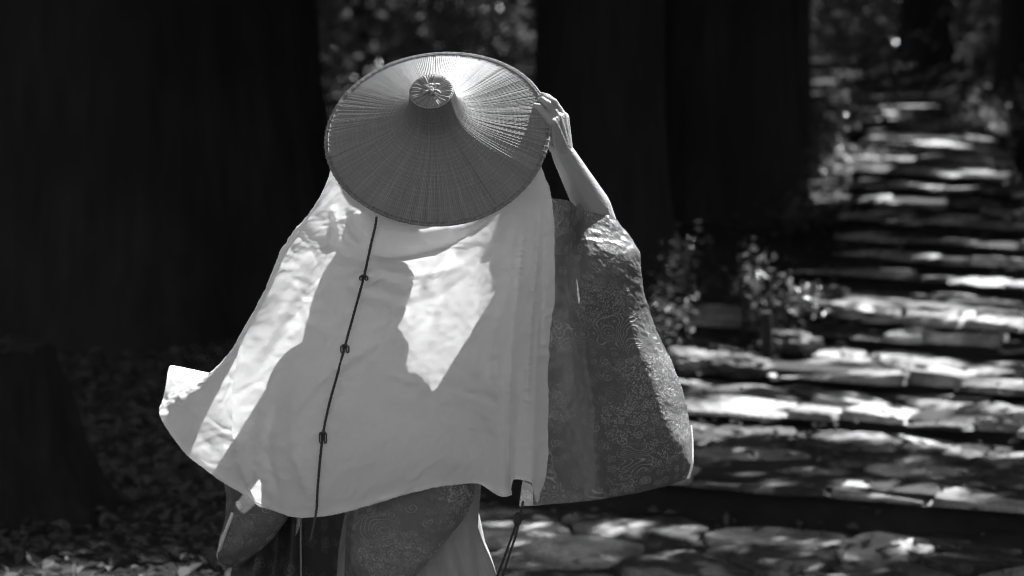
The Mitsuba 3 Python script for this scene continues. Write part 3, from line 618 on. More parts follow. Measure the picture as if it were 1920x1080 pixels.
# brocade robe wrapped over the hips, open along a slanting edge
OR = [[(-0.362,-0.02,0.731),(-0.346,-0.115,0.747),(-0.283,-0.135,0.743),(-0.212,-0.14,0.74),(-0.142,-0.125,0.741),(-0.089,-0.06,0.736)],[(-0.367,-0.02,0.645),(-0.35,-0.125,0.664),(-0.283,-0.15,0.662),(-0.212,-0.155,0.659),(-0.136,-0.14,0.658),(-0.085,-0.07,0.662)],[(-0.372,-0.02,0.602),(-0.353,-0.135,0.623),(-0.288,-0.165,0.621),(-0.217,-0.172,0.617),(-0.151,-0.16,0.619),(-0.1,-0.11,0.625)],[(-0.375,-0.02,0.559),(-0.355,-0.145,0.582),(-0.299,-0.18,0.58),(-0.24,-0.19,0.577),(-0.182,-0.182,0.578),(-0.139,-0.16,0.583)],[(-0.378,-0.02,0.51),(-0.357,-0.155,0.536),(-0.311,-0.195,0.536),(-0.263,-0.21,0.533),(-0.216,-0.205,0.536),(-0.182,-0.19,0.537)],[(-0.381,-0.02,0.454),(-0.359,-0.165,0.483),(-0.322,-0.21,0.484),(-0.286,-0.225,0.481),(-0.251,-0.22,0.482),(-0.225,-0.21,0.487)],[(-0.389,-0.02,0.361),(-0.366,-0.175,0.395),(-0.339,-0.22,0.401),(-0.315,-0.235,0.398),(-0.304,-0.23,0.396),(-0.29,-0.22,0.401)]]
X = loft(OR, 110, 90)
X = relax(X, 1.035, 90, np.zeros(X.shape[:2]), 0.02, 5, 0.02, 20.0)
obj('outer_robe', sheet(X), 'sleeve_bsdf', per, smooth=True, uv=grid_uv(X))

# the right sleeve: a flat hanging bag from the upper arm
# near sheet left -> right, then far sheet right -> left
SL = [[(0.056,0.12,1.275),(0.093,0,1.319),(0.126,-0.01,1.313),(0.143,0.06,1.295),(0.169,0.065,1.299),(0.208,0.065,1.285),(0.246,0.08,1.249),(0.245,0.13,1.237),(0.172,0.15,1.272),(-0.067,0.13,1.274)],[(0.056,0.12,1.226),(0.093,0,1.252),(0.124,-0.02,1.251),(0.139,0.015,1.241),(0.163,0.005,1.247),(0.222,0.025,1.233),(0.272,0.07,1.213),(0.27,0.13,1.203),(0.173,0.16,1.21),(-0.067,0.13,1.219)],[(0.056,0.12,1.177),(0.094,0.01,1.198),(0.124,-0.01,1.198),(0.139,-0.015,1.191),(0.166,-0.04,1.191),(0.233,-0.01,1.186),(0.288,0.055,1.184),(0.285,0.13,1.173),(0.173,0.16,1.166),(-0.067,0.13,1.17)],[(0.056,0.12,1.103),(0.094,0.05,1.118),(0.125,0.02,1.122),(0.143,-0.03,1.125),(0.18,-0.06,1.127),(0.241,-0.02,1.124),(0.293,0.065,1.124),(0.289,0.13,1.114),(0.173,0.15,1.099),(-0.068,0.13,1.102)],[(0.031,0.13,1.002),(0.088,0.12,1.009),(0.132,0.075,1.016),(0.162,-0.02,1.029),(0.203,-0.03,1.032),(0.264,0,1.031),(0.322,0.11,1.024),(0.314,0.13,1.017),(0.197,0.14,1.003),(-0.068,0.13,1.002)],[(0.031,0.13,0.89),(0.089,0.12,0.897),(0.14,0.075,0.906),(0.18,-0.012,0.921),(0.234,-0.018,0.923),(0.299,0,0.925),(0.374,0.145,0.913),(0.362,0.16,0.906),(0.21,0.13,0.893),(-0.068,0.13,0.888)],[(0.031,0.13,0.79),(0.089,0.12,0.797),(0.147,0.075,0.807),(0.199,-0.004,0.823),(0.259,-0.01,0.827),(0.329,0.005,0.832),(0.404,0.145,0.82),(0.392,0.155,0.814),(0.222,0.12,0.794),(-0.068,0.13,0.788)],[(0.031,0.13,0.702),(0.089,0.12,0.707),(0.15,0.075,0.718),(0.206,0.01,0.733),(0.279,0.008,0.738),(0.358,0.02,0.746),(0.412,0.1,0.743),(0.401,0.115,0.738),(0.228,0.11,0.712),(-0.068,0.13,0.7)],[(0.022,0.13,0.633),(0.089,0.12,0.639),(0.152,0.075,0.653),(0.213,0.03,0.667),(0.286,0.03,0.676),(0.363,0.04,0.687),(0.408,0.065,0.697),(0.399,0.09,0.69),(0.228,0.1,0.655),(0.049,0.1,0.64)],[(0.017,0.13,0.59),(0.089,0.12,0.597),(0.154,0.075,0.612),(0.216,0.055,0.625),(0.289,0.055,0.638),(0.363,0.06,0.656),(0.401,0.07,0.668),(0.396,0.082,0.665),(0.229,0.09,0.62),(0.049,0.09,0.601)]]
X = loft(SL, 190, 260)
pins = np.zeros(X.shape[:2]); pins[0] = 1
X = relax(X, 1.012, 110, pins, 0.02, 9, 0.006, 26.0)
nn = grid_normals(X)
X = X + nn * ((0.0020 * (1 - np.abs(2 * vfbm(X * [34, 34, 48], 3, 31) - 1)) ** 2 + 0.002 * (1 - np.abs(2 * vfbm((X + X[..., [2, 0, 1]] * 0.4) * [12, 12, 16], 2, 33) - 1)) ** 3) * np.linspace(1.5, 0.5, 190)[:, None])[..., None]
obj('sleeve', sheet(X), 'sleeve_bsdf', per, smooth=True, uv=grid_uv(X))
# pale piping down the outer edge of the sleeve
ev = X[int(190 * 0.72):-1:4, int(260 * 6 / 9)]
obj('sleeve_piping', tube(ev + np.array([0.002, -0.001, 0]), 0.0035, 8), hem_m, per, smooth=True)

# the left sleeve: the lower end shows under the veil
LS = [[(-0.51,0.12,0.967),(-0.489,0.09,0.965),(-0.452,0.08,0.966),(-0.41,0.09,0.965),(-0.368,0.1,0.969),(-0.398,0.18,0.958),(-0.474,0.2,0.955)],[(-0.588,0.08,0.824),(-0.552,0.03,0.826),(-0.502,0.01,0.83),(-0.448,0.02,0.828),(-0.401,0.04,0.831),(-0.433,0.14,0.814),(-0.536,0.18,0.807)],[(-0.656,0.02,0.674),(-0.618,-0.05,0.682),(-0.56,-0.09,0.69),(-0.511,-0.1,0.692),(-0.459,-0.08,0.688),(-0.485,0,0.672),(-0.588,0.06,0.66)],[(-0.652,0.02,0.631),(-0.615,-0.06,0.644),(-0.559,-0.1,0.65),(-0.511,-0.11,0.649),(-0.482,-0.09,0.645),(-0.503,0,0.626),(-0.601,0.06,0.619)],[(-0.655,0.01,0.583),(-0.624,-0.06,0.595),(-0.572,-0.1,0.599),(-0.533,-0.105,0.597),(-0.511,-0.09,0.596),(-0.528,0,0.579),(-0.619,0.05,0.573)],[(-0.667,0,0.536),(-0.644,-0.05,0.544),(-0.6,-0.085,0.547),(-0.566,-0.09,0.545),(-0.548,-0.08,0.548),(-0.565,0,0.532),(-0.636,0.04,0.526)],[(-0.672,-0.01,0.507),(-0.659,-0.04,0.509),(-0.628,-0.06,0.508),(-0.601,-0.065,0.508),(-0.587,-0.06,0.513),(-0.598,0,0.502),(-0.647,0.02,0.5)],[(-0.663,-0.01,0.487),(-0.656,-0.02,0.485),(-0.641,-0.03,0.482),(-0.627,-0.03,0.482),(-0.618,-0.03,0.487),(-0.624,-0.01,0.485),(-0.645,0,0.485)]]
X = loft(LS, 150, 130)
X = relax(X, 1.025, 70, np.zeros(X.shape[:2]), 0.03, 15, 0.012, 26.0)
obj('sleeve', sheet(X), 'sleeve_bsdf', per, smooth=True, uv=grid_uv(X))
PIP = [(-0.63,-0.045,0.611),(-0.64,-0.05,0.585),(-0.652,-0.045,0.555),(-0.664,-0.03,0.519)]
obj('sleeve_piping', tube(PIP, 0.0042, 8, 20), hem_m, per, smooth=True)
# dark panel of the robe hanging behind the left sleeve
PN = [[(-0.598,0.04,0.633),(-0.558,0,0.639),(-0.524,0.03,0.63),(-0.495,0,0.634),(-0.474,0.04,0.625)],[(-0.618,0.04,0.558),(-0.567,-0.01,0.567),(-0.535,0.03,0.555),(-0.499,-0.01,0.562),(-0.477,0.04,0.551)],[(-0.637,0.04,0.489),(-0.579,-0.02,0.5),(-0.544,0.03,0.485),(-0.503,-0.02,0.495),(-0.48,0.04,0.481)],[(-0.656,0.04,0.408),(-0.593,-0.03,0.423),(-0.554,0.03,0.405),(-0.51,-0.02,0.415),(-0.483,0.04,0.4)],[(-0.684,0.04,0.232),(-0.614,-0.03,0.251),(-0.565,0.03,0.235),(-0.518,-0.02,0.249),(-0.49,0.04,0.232)]]
X = loft(PN, 80, 80)
obj('robe_panel', sheet(X), 'panel_bsdf', per, smooth=True, uv=grid_uv(X))
# added dark sheet that closes the gap between left sleeve and body
PB = [[(-0.518,0.1,0.658),(-0.456,0.09,0.66),(-0.392,0.06,0.666),(-0.329,0.03,0.672)],[(-0.513,0.1,0.532),(-0.459,0.12,0.521),(-0.4,0.07,0.539),(-0.342,0.03,0.548)],[(-0.515,0.1,0.418),(-0.46,0.12,0.407),(-0.4,0.06,0.428),(-0.343,0.03,0.436)],[(-0.525,0.1,0.022),(-0.464,0.12,0.016),(-0.403,0.06,0.035),(-0.346,0.03,0.045)]]
X = loft(PB, 60, 40)
obj('gap_panel', sheet(X), 'panel_bsdf', per, smooth=True, uv=grid_uv(X))
obj('thin_cord', tube([(-0.475,-0.06,0.617),(-0.476,-0.06,0.543),(-0.476,-0.06,0.445),(-0.477,-0.05,0.319)], 0.0021, 6, 30), cordp_m, per, smooth=True)
# sleeve cord with its knot, hanging in two strands
CK = [(0.025,-0.03,0.635),(0.021,-0.03,0.613),(0.016,-0.03,0.601),(0.002,-0.03,0.561),(-0.015,-0.03,0.512),(-0.036,-0.03,0.455),(-0.067,-0.03,0.376)]
CK2 = [(0.018,-0.035,0.604),(0.01,-0.04,0.563),(-0.004,-0.04,0.52),(-0.023,-0.04,0.458),(-0.048,-0.04,0.378)]
kn = np.array((0.017,-0.036,0.601))
loop = [kn + np.array([0.008 * math.cos(a) - 0.006 * (a / 6), -0.004 * math.sin(2 * a), 0.014 * math.sin(a) - 0.006]) for a in np.linspace(0, 6.5, 14)]
obj('sleeve_cord', join([tube(CK, 0.0028, 7, 40), tube(CK2, 0.0026, 7, 40), tube(loop, 0.0028, 7, 36), tube([kn, kn + [-0.008, 0, -0.02], kn + [-0.014, 0, -0.042]], 0.0027, 7, 12)]), cord_m, per, smooth=True)

# ------------------------------------------------------------------ the hat
hat = thing('straw_hat')
tag(hat, 'wide conical straw hat with a flat knotted crown and long white veil', 'hat')
def straw_c(p, n, uv):
    return lum(1.0)
scene['straw_bsdf'] = {'type': 'twosided', 'b': {'type': 'principled', 'base_color': {'type': 'mesh_attribute', 'name': 'vertex_color'}, 'roughness': 0.55, 'specular': 0.4}}
NS, PER = 310, 5
nt, nr = NS * PER, 110
prof_r = np.array([0.0475, 0.049, 0.0515, 0.055, 0.0605, 0.0695, 0.085, 0.11, 0.145, 0.19, 0.25])
prof_h = np.array([0.147, 0.137, 0.120, 0.103, 0.087, 0.0725, 0.0590, 0.0460, 0.0325, 0.0180, -0.001])
s = np.r_[0, np.cumsum(np.hypot(np.diff(prof_r), np.diff(prof_h)))]
fr, fh = PchipInterpolator(s, prof_r), PchipInterpolator(s, prof_h)
ss = np.linspace(0, s[-1], nr)
rr0, hh0 = fr(ss), fh(ss)
hr = np.random.default_rng(77)
jit = hr.normal(size=NS) * 0.18
tone = hr.uniform(0.24, 0.31, NS) * np.where(hr.uniform(size=NS) < 0.04, 0.8, 1.0)
lift = hr.uniform(0.6, 1.3, NS)
k = np.arange(nt); st_i, ph = k // PER, (k % PER) / PER
th = 2 * np.pi * (st_i + (ph + 0.0)) / NS
across = np.array([0.0, 0.75, 1.0, 0.9, 0.55])[k % PER]
TH = th[:, None] + 0.0 * ss[None]
# straws wander slightly along their length
TH = TH + (jit[st_i][:, None] * 0.35 * np.sin(ss / s[-1] * 5 + st_i[:, None])) * 2 * np.pi / NS
Rr_, Hh = np.broadcast_to(rr0, TH.shape), np.broadcast_to(hh0, TH.shape)
width = 2 * np.pi * Rr_ / NS
stitch = 0.5 + 0.5 * np.cos(2 * np.pi * ss / 0.0095)
ridge = np.minimum(0.5 * width, 0.0027) * (across * lift[st_i])[:, None] * (0.72 + 0.28 * (1 - stitch[None] ** 6))
wav = 0.009 * np.sin(2 * TH + 1.2) * (Rr_ / RIM) ** 2 + 0.003 * np.sin(3 * TH + 2.1) * (Rr_ / RIM) ** 2
dR, dH = np.gradient(rr0, ss), np.gradient(hh0, ss)
nlen = np.hypot(dR, dH)
Rn, Hn = -dH / nlen, dR / nlen
Rr2 = Rr_ + Rn[None] * ridge
Hh2 = Hh + Hn[None] * ridge + wav
X = HC + Rr2[..., None] * (np.cos(TH)[..., None] * HX + np.sin(TH)[..., None] * HY) + Hh2[..., None] * HA
col = tone[st_i][:, None] * (0.88 + 0.24 * vfbm(np.stack([st_i[:, None] * 3.1 + 0 * TH, ss[None] * 60 + 0 * TH, 0 * TH], -1), 2, 3))
col = np.where((k % PER == 0)[:, None], col * 0.55, col) * (1 + 0.22 * (stitch[None] ** 10))
obj('weave', (X.reshape(-1, 3), grid_faces(nt, nr, True)), 'straw_bsdf', hat, smooth=True, color=np.repeat(col.reshape(-1, 1), 3, 1))
# smooth underside
tu = np.linspace(0, 2 * np.pi, 181)[:-1]
ru, hu = rr0[::4], hh0[::4] - 0.004
TU, RU = np.meshgrid(tu, ru, indexing='ij'); HU = np.broadcast_to(hu, TU.shape)
wu = 0.009 * np.sin(2 * TU + 1.2) * (RU / RIM) ** 2 + 0.003 * np.sin(3 * TU + 2.1) * (RU / RIM) ** 2
X = HC + (RU - 0.002)[..., None] * (np.cos(TU)[..., None] * HX + np.sin(TU)[..., None] * HY) + (HU + wu)[..., None] * HA
obj('lining', (X.reshape(-1, 3), grid_faces(180, len(ru), True)), surf('lining_bsdf', 0.28, 0.8), hat, smooth=True)
# flat top of the crown: ribs gathered into a knot
nt2 = 46 * 4
t2 = np.arange(nt2) * 2 * np.pi / nt2
r2 = np.array([0.0485, 0.0475, 0.045, 0.038, 0.03, 0.022, 0.014, 0.007, 0.001])
h2 = np.array([0.1440, 0.1475, 0.1485, 0.1488, 0.1484, 0.1478, 0.148, 0.150, 0.151])
T2, R2_ = np.meshgrid(t2, r2, indexing='ij')
rib = np.array([0, 0.7, 1, 0.7])[np.arange(nt2) % 4]
rl = np.random.default_rng(5).uniform(0.5, 1.4, 46)[np.arange(nt2) // 4]
H2 = np.broadcast_to(h2, T2.shape) + (rib * rl)[:, None] * np.minimum(0.0022, R2_ * 0.05) * (np.arange(9) > 1)[None]
T2 = T2 + 0.25 * (1 - R2_ / 0.0485) * np.sin(T2 * 2)
X = HC + R2_[..., None] * (np.cos(T2)[..., None] * HX + np.sin(T2)[..., None] * HY) + H2[..., None] * HA
tn = np.random.default_rng(6).uniform(0.22, 0.38, 46)[np.arange(nt2) // 4][:, None] * np.where((np.arange(nt2) % 4 == 0)[:, None], 0.5, 1.0) + 0 * R2_
obj('crown_top', (X.reshape(-1, 3), grid_faces(nt2, 9, True)), 'straw_bsdf', hat, smooth=True, color=np.repeat(tn.reshape(-1, 1), 3, 1))
ringp = hat_pt(np.linspace(0, 2 * np.pi, 73), 0.0482, np.full(73, 0.1468))
strawp = surf('straw_plain_bsdf', 0.40, 0.6)
obj('crown_ring', tube(ringp, 0.0013, 6), strawp, hat, smooth=True)
kr = np.random.default_rng(9)
kb = []
for q in range(16):
    a, r = kr.uniform(0, 6.28), kr.uniform(0.002, 0.016)
    p0 = HC + r * (math.cos(a) * HX + math.sin(a) * HY) + 0.152 * HA
    d = (math.cos(a + kr.normal() * 0.4) * HX + math.sin(a + kr.normal() * 0.4) * HY) * kr.uniform(0.005, 0.011)
    kb.append(tube([p0 - d, p0 + HA * 0.0025, p0 + d - HA * 0.002], [0.0018, 0.0031, 0.003, 0.0031, 0.0018], 7, 5))
obj('knot', join(kb), strawp, hat, smooth=True)
# bound rim: two hoops and the stitches over them
ph_ = np.linspace(0, 2 * np.pi, 241)
def rim_pts(r, h): return HC + r * (np.cos(ph_)[:, None] * HX + np.sin(ph_)[:, None] * HY) + (h + 0.009 * np.sin(2 * ph_ + 1.2) + 0.003 * np.sin(3 * ph_ + 2.1))[:, None] * HA
bind = surf('binding_bsdf', mikit.proc(lambda p, n, uv: lum(0.14 + 0.16 * N(p.x * 160, p.y * 160, p.z * 160))), 0.7)
obj('rim_binding', join([tube(rim_pts(0.2505, 0.0005), 0.0034, 8), tube(rim_pts(0.2455, 0.003), 0.0021, 8)]), bind, hat, smooth=True)
stl = []
for q in range(96):
    a = 2 * np.pi * (q + 0.3 * kr.uniform(-1, 1)) / 96
    e = math.cos(a) * HX + math.sin(a) * HY
    w = (0.009 * math.sin(2 * a + 1.2) + 0.003 * math.sin(3 * a + 2.1))
    pts = [HC + r * e + (h + w) * HA for r, h in ((0.240, 0.0035), (0.2445, 0.0062), (0.2500, 0.0050), (0.2548, 0.0005), (0.2515, -0.0035))]
    stl.append(tube(pts, 0.0008, 5, 9))
obj('stitches', join(stl), strawp, hat, smooth=True)

# ------------------------------------------------------------------ the veil
VC = [-8, -13, -18, -24, -31, -38, -46, -54, -63, -74, -86, -98, -110, -121, -132, -142, -150, -158, -167, -176, -185, -194, -204, -216, -230]
VT = [[(0.092,-0.024,1.264),(0.093,-0.03,1.181),(0.089,-0.036,1.097),(0.08,-0.048,0.991),(0.079,-0.054,0.871),(0.08,-0.06,0.751),(0.052,-0.066,0.638)],[(0.086,-0.033,1.271),(0.083,-0.039,1.182),(0.076,-0.048,1.093),(0.064,-0.066,0.993),(0.061,-0.078,0.875),(0.058,-0.087,0.756),(0.045,-0.09,0.657)],[(0.071,-0.042,1.271),(0.066,-0.051,1.183),(0.059,-0.06,1.094),(0.049,-0.084,0.99),(0.044,-0.102,0.873),(0.04,-0.111,0.766),(0.039,-0.117,0.695)],[(0.052,-0.051,1.266),(0.047,-0.06,1.184),(0.039,-0.069,1.095),(0.027,-0.087,0.99),(0.019,-0.105,0.873),(0.011,-0.114,0.767),(0.008,-0.12,0.703)],[(0.032,-0.057,1.257),(0.024,-0.063,1.178),(0.015,-0.066,1.089),(0.002,-0.069,0.982),(-0.004,-0.072,0.862),(-0.005,-0.078,0.748),(-0.002,-0.081,0.659)],[(0.009,-0.066,1.253),(-0.002,-0.078,1.18),(-0.012,-0.084,1.091),(-0.022,-0.09,0.979),(-0.025,-0.093,0.859),(-0.024,-0.096,0.752),(-0.019,-0.099,0.658)],[(-0.021,-0.102,1.25),(-0.035,-0.12,1.184),(-0.045,-0.114,1.095),(-0.055,-0.114,0.982),(-0.057,-0.096,0.86),(-0.054,-0.087,0.756),(-0.051,-0.09,0.672)],[(-0.053,-0.129,1.248),(-0.07,-0.144,1.191),(-0.082,-0.135,1.1),(-0.094,-0.132,0.985),(-0.095,-0.108,0.862),(-0.089,-0.096,0.758),(-0.083,-0.096,0.689)],[(-0.093,-0.144,1.244),(-0.116,-0.159,1.195),(-0.134,-0.147,1.105),(-0.152,-0.147,0.987),(-0.159,-0.138,0.867),(-0.156,-0.135,0.765),(-0.154,-0.135,0.692)],[(-0.142,-0.153,1.243),(-0.172,-0.168,1.198),(-0.198,-0.153,1.106),(-0.222,-0.159,0.983),(-0.234,-0.165,0.866),(-0.235,-0.165,0.759),(-0.235,-0.165,0.679)],[(-0.2,-0.153,1.244),(-0.232,-0.168,1.2),(-0.262,-0.153,1.106),(-0.289,-0.165,0.978),(-0.301,-0.174,0.861),(-0.304,-0.177,0.749),(-0.305,-0.177,0.659)],[(-0.258,-0.147,1.247),(-0.293,-0.159,1.202),(-0.324,-0.15,1.106),(-0.352,-0.165,0.978),(-0.367,-0.177,0.856),(-0.371,-0.183,0.744),(-0.363,-0.183,0.642)],[(-0.311,-0.129,1.252),(-0.348,-0.141,1.204),(-0.38,-0.144,1.108),(-0.415,-0.159,0.977),(-0.432,-0.174,0.855),(-0.437,-0.183,0.738),(-0.418,-0.183,0.631)],[(-0.357,-0.099,1.259),(-0.396,-0.114,1.209),(-0.434,-0.12,1.114),(-0.475,-0.144,0.981),(-0.5,-0.159,0.859),(-0.507,-0.171,0.742),(-0.462,-0.177,0.629)],[(-0.395,-0.054,1.261),(-0.435,-0.072,1.209),(-0.478,-0.09,1.118),(-0.53,-0.114,0.982),(-0.563,-0.129,0.865),(-0.568,-0.141,0.748),(-0.506,-0.165,0.636)],[(-0.423,-0.039,1.265),(-0.467,-0.051,1.207),(-0.516,-0.063,1.119),(-0.602,-0.084,0.99),(-0.618,-0.099,0.866),(-0.601,-0.12,0.75),(-0.543,-0.147,0.646)],[(-0.435,-0.027,1.27),(-0.485,-0.03,1.207),(-0.539,-0.036,1.119),(-0.609,-0.048,0.985),(-0.61,-0.048,0.858),(-0.596,-0.078,0.754),(-0.576,-0.12,0.656)],[(-0.445,-0.012,1.272),(-0.496,-0.012,1.209),(-0.551,-0.012,1.112),(-0.621,-0.012,0.979),(-0.636,-0.024,0.872),(-0.641,-0.048,0.779),(-0.629,-0.09,0.678)],[(-0.45,0,1.276),(-0.503,0.02,1.209),(-0.558,0.02,1.105),(-0.627,0.02,0.975),(-0.669,0,0.892),(-0.691,-0.024,0.817),(-0.685,-0.06,0.709)],[(-0.452,0.02,1.278),(-0.507,0.04,1.209),(-0.561,0.05,1.099),(-0.63,0.05,0.97),(-0.688,0.03,0.904),(-0.734,0,0.844),(-0.739,-0.036,0.747)],[(-0.453,0.04,1.28),(-0.507,0.06,1.21),(-0.562,0.07,1.094),(-0.631,0.07,0.971),(-0.694,0.06,0.906),(-0.746,0.03,0.867),(-0.794,-0.006,0.818)],[(-0.45,0.07,1.279),(-0.504,0.09,1.208),(-0.559,0.1,1.09),(-0.629,0.1,0.969),(-0.69,0.1,0.902),(-0.754,0.09,0.878),(-0.801,0.07,0.842)],[(-0.446,0.1,1.279),(-0.498,0.12,1.206),(-0.551,0.13,1.087),(-0.62,0.14,0.966),(-0.68,0.14,0.899),(-0.752,0.14,0.895),(-0.793,0.13,0.921)],[(-0.437,0.13,1.28),(-0.486,0.15,1.204),(-0.537,0.17,1.082),(-0.599,0.18,0.958),(-0.657,0.18,0.889),(-0.71,0.18,0.88),(-0.757,0.18,0.905)],[(-0.425,0.16,1.281),(-0.471,0.19,1.2),(-0.517,0.21,1.077),(-0.57,0.22,0.952),(-0.622,0.23,0.881),(-0.663,0.23,0.872),(-0.71,0.23,0.883)]]
VT = np.array(VT)
top = hat_pt(np.radians(np.array(VC, float)), 0.210, np.full(len(VC), -0.010))
tab = np.concatenate([top[:, None], VT], 1).transpose(1, 0, 2)      # rows from the hat to the hem
NV, NU = 230, 400
X = soften(loft(tab, NV, NU), (2.0, 1.6))
pins = np.zeros((NV, NU)); pins[:2] = 1
X = relax(X, 1.02, 140, pins, 0.012, 2, 0.012, 18.0)
# creases left by folding and wind
nn = grid_normals(X)
def creases(angle, along, across, seed):
    c, sn = math.cos(angle), math.sin(angle)
    u, w = X[..., 0] * c + X[..., 2] * sn, -X[..., 0] * sn + X[..., 2] * c
    q = np.stack([u * along, w * across, X[..., 1] * along], -1)
    q = q + 0.9 * (vfbm(X * 16 + seed, 2, seed)[..., None] - 0.5) * [1, 2.2, 1]
    return np.clip(1 - np.abs(2 * vfbm(q, 2, seed + 1) - 1) * 1.25, 0, 1) ** 2
mask = 0.25 + 0.75 * np.clip((vfbm(X * 5.5, 2, 19) - 0.42) * 5, 0, 1)
mask2 = 0.25 + 0.75 * np.clip((vfbm(X * 6.5 + 4, 2, 29) - 0.45) * 5, 0, 1)
X = X - nn * ((0.0062 * creases(0.55, 7, 30, 12) * mask + 0.0054 * creases(-0.35, 8, 36, 44) * mask2 + 0.0026 * creases(0.9, 16, 75, 71) * mask + 0.0024 * creases(0.05, 18, 80, 91) * mask2)
              * np.clip(np.arange(NV) / 25, 0, 1)[:, None])[..., None]
FOLDS = [[[(0.062,-0.2,1.303),(0.053,-0.2,1.164),(0.039,-0.2,1.013),(0.033,-0.2,0.836)],0.011,0.007],[[(0.029,-0.2,1.28),(0.012,-0.2,1.118),(-0.003,-0.2,0.977),(-0.009,-0.2,0.765)],-0.013,0.008],[[(-0.009,-0.2,1.245),(-0.029,-0.2,1.071),(-0.041,-0.2,0.883)],0.008,0.01],[[(0.076,-0.2,1.303),(0.068,-0.2,1.118),(0.06,-0.2,0.93)],-0.006,0.005],[[(-0.3,-0.2,1.182),(-0.231,-0.2,1.164),(-0.15,-0.2,1.173),(-0.069,-0.2,1.222)],-0.008,0.01],[[(-0.369,-0.2,1.164),(-0.312,-0.2,1.118),(-0.231,-0.2,1.1),(-0.139,-0.2,1.132)],0.006,0.013],[[(-0.399,-0.2,1.309),(-0.389,-0.2,1.268),(-0.378,-0.2,1.222)],-0.009,0.009],[[(-0.368,-0.2,1.303),(-0.351,-0.2,1.263),(-0.321,-0.2,1.23)],0.012,0.008],[[(-0.343,-0.2,1.301),(-0.327,-0.2,1.268),(-0.309,-0.2,1.24)],-0.012,0.009],[[(-0.311,-0.2,1.218),(-0.269,-0.2,1.208),(-0.208,-0.2,1.214),(-0.13,-0.2,1.237),(-0.052,-0.2,1.28)],0.014,0.01],[[(-0.286,-0.2,1.257),(-0.196,-0.2,1.257),(-0.104,-0.2,1.274)],-0.016,0.014],[[(-0.275,-0.2,1.163),(-0.297,-0.2,1.154),(-0.323,-0.2,1.137)],0.007,0.006],[[(-0.407,-0.2,1.187),(-0.451,-0.2,1.118),(-0.516,-0.2,1.018),(-0.569,-0.2,0.919)],0.01,0.016],[[(-0.462,-0.2,1.141),(-0.509,-0.2,1.059),(-0.559,-0.2,0.966)],-0.008,0.013],[[(-0.296,-0.2,1.274),(-0.314,-0.2,1.199),(-0.338,-0.2,1.112),(-0.37,-0.2,0.998),(-0.406,-0.2,0.869),(-0.429,-0.2,0.73),(-0.437,-0.2,0.641)],-0.0028,0.0045],[[(-0.295,-0.2,1.024),(-0.363,-0.2,0.977),(-0.441,-0.2,0.915),(-0.489,-0.2,0.836)],0.008,0.014],[[(-0.127,-0.2,1.213),(-0.164,-0.2,1.176),(-0.193,-0.2,1.132)],-0.012,0.009],[[(-0.035,-0.2,1.245),(-0.092,-0.2,1.164),(-0.15,-0.2,1.118),(-0.191,-0.2,1.024)],0.008,0.012],[[(0.012,-0.2,1.222),(-0.017,-0.2,1.118),(-0.041,-0.2,1.001),(-0.052,-0.2,0.919)],-0.012,0.014],[[(-0.464,-0.2,0.93),(-0.483,-0.2,0.836),(-0.466,-0.2,0.742),(-0.432,-0.2,0.671)],0.006,0.012],[[(-0.511,-0.2,0.883),(-0.536,-0.2,0.777),(-0.508,-0.2,0.682)],-0.006,0.01]]
for pts, amp, wd in FOLDS:
    q = PchipInterpolator(np.arange(len(pts)), np.array(pts), axis=0)(np.linspace(0, len(pts) - 1, 40))[:, [0, 2]]
    d, i = cKDTree(q).query(X[..., [0, 2]].reshape(-1, 2))
    e = np.minimum(i, 39 - i) / 39.0
    f = np.exp(-(d / wd) ** 2) * np.clip(e * 5 + 0.1, 0, 1)
    f = f.reshape(X.shape[:2]) * (np.arange(NU) > 10)[None] * (np.arange(NU) < 313)[None] * np.clip((np.arange(NV) - 3) / 6, 0, 1)[:, None]
    X = X - np.array([0, 1.0, 0]) * (1.35 * amp * f)[..., None]
X = soften(X, 0.7)
veil = obj('veil', sheet(X), veil_m, hat, smooth=True, uv=grid_uv(X))
nn = grid_normals(X)
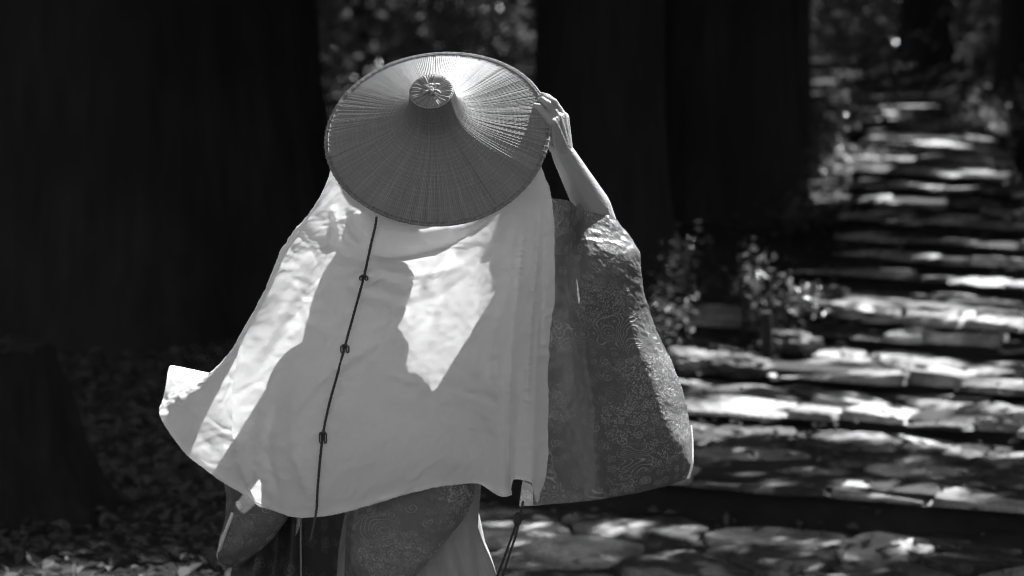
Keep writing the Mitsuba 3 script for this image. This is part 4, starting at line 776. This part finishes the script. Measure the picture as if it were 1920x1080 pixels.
out = np.where((nn[:, NU // 2, 1].mean() < 0), 1.0, -1.0)
hb = X[-6:] + nn[-6:] * (0.0012 * out)
obj('hem', sheet(hb), hem_m, veil, smooth=True)

# cord down the back seam with three bows
tree = cKDTree(X[:, 120:267].reshape(-1, 3)[:, [0, 2]])
flat = X[:, 120:267].reshape(-1, 3)
def on_veil(p, off=0.004):
    d, i = tree.query([[p[0], p[2]]], k=6)
    return np.array([p[0], flat[i[0], 1].min() - off, p[2]])
CP = [on_veil(np.array(q)) for q in [(-0.299,-0.14,1.269),(-0.306,-0.15,1.238),(-0.314,-0.2,1.199),(-0.323,-0.22,1.161),(-0.335,-0.24,1.117),(-0.35,-0.25,1.064),(-0.365,-0.27,1.009),(-0.381,-0.28,0.949),(-0.399,-0.29,0.885),(-0.413,-0.3,0.819),(-0.421,-0.3,0.75),(-0.426,-0.3,0.692),(-0.428,-0.305,0.658)]]
top_c = np.array((-0.295,-0.16,1.29))
tailc = np.array((-0.436,-0.27,0.597))
cord = obj('cord', tube([top_c] + CP + [tailc], 0.0029, 8, 120), cord_m, hat, smooth=True)
def bow(c, w, h, rr, drop):
    """two loops curling out and down from the knot"""
    parts = []
    for sgn in (-1, 1):
        loop = [[0, 0, 0], [sgn * 0.45 * w, 0, 0.25 * h], [sgn * w, 0, -0.05 * h], [sgn * 1.0 * w, 0, -drop * h], [sgn * 0.62 * w, 0, -drop * h - 0.25 * h], [sgn * 0.42 * w, 0, -drop * h + 0.1 * h], [sgn * 0.48 * w, 0, -0.1 * h]]
        parts.append(tube(np.array(loop) + c, rr, 7, 34))
    parts.append(tube([c + [-0.004, -0.001, 0.002], c + [0, -0.003, 0.003], c + [0.004, -0.001, 0.002]], 0.0036, 8, 7))
    return join(parts)
for q, (w, h, d) in zip((4, 7, 10), ((0.0088, 0.008, 0.6), (0.0088, 0.0105, 1.0), (0.0075, 0.014, 1.2))):
    c = CP[q - 1] + np.array([0, -0.004, 0])
    obj('bow', bow(c, w, h, 0.0016, d), cord_m, cord, smooth=True)
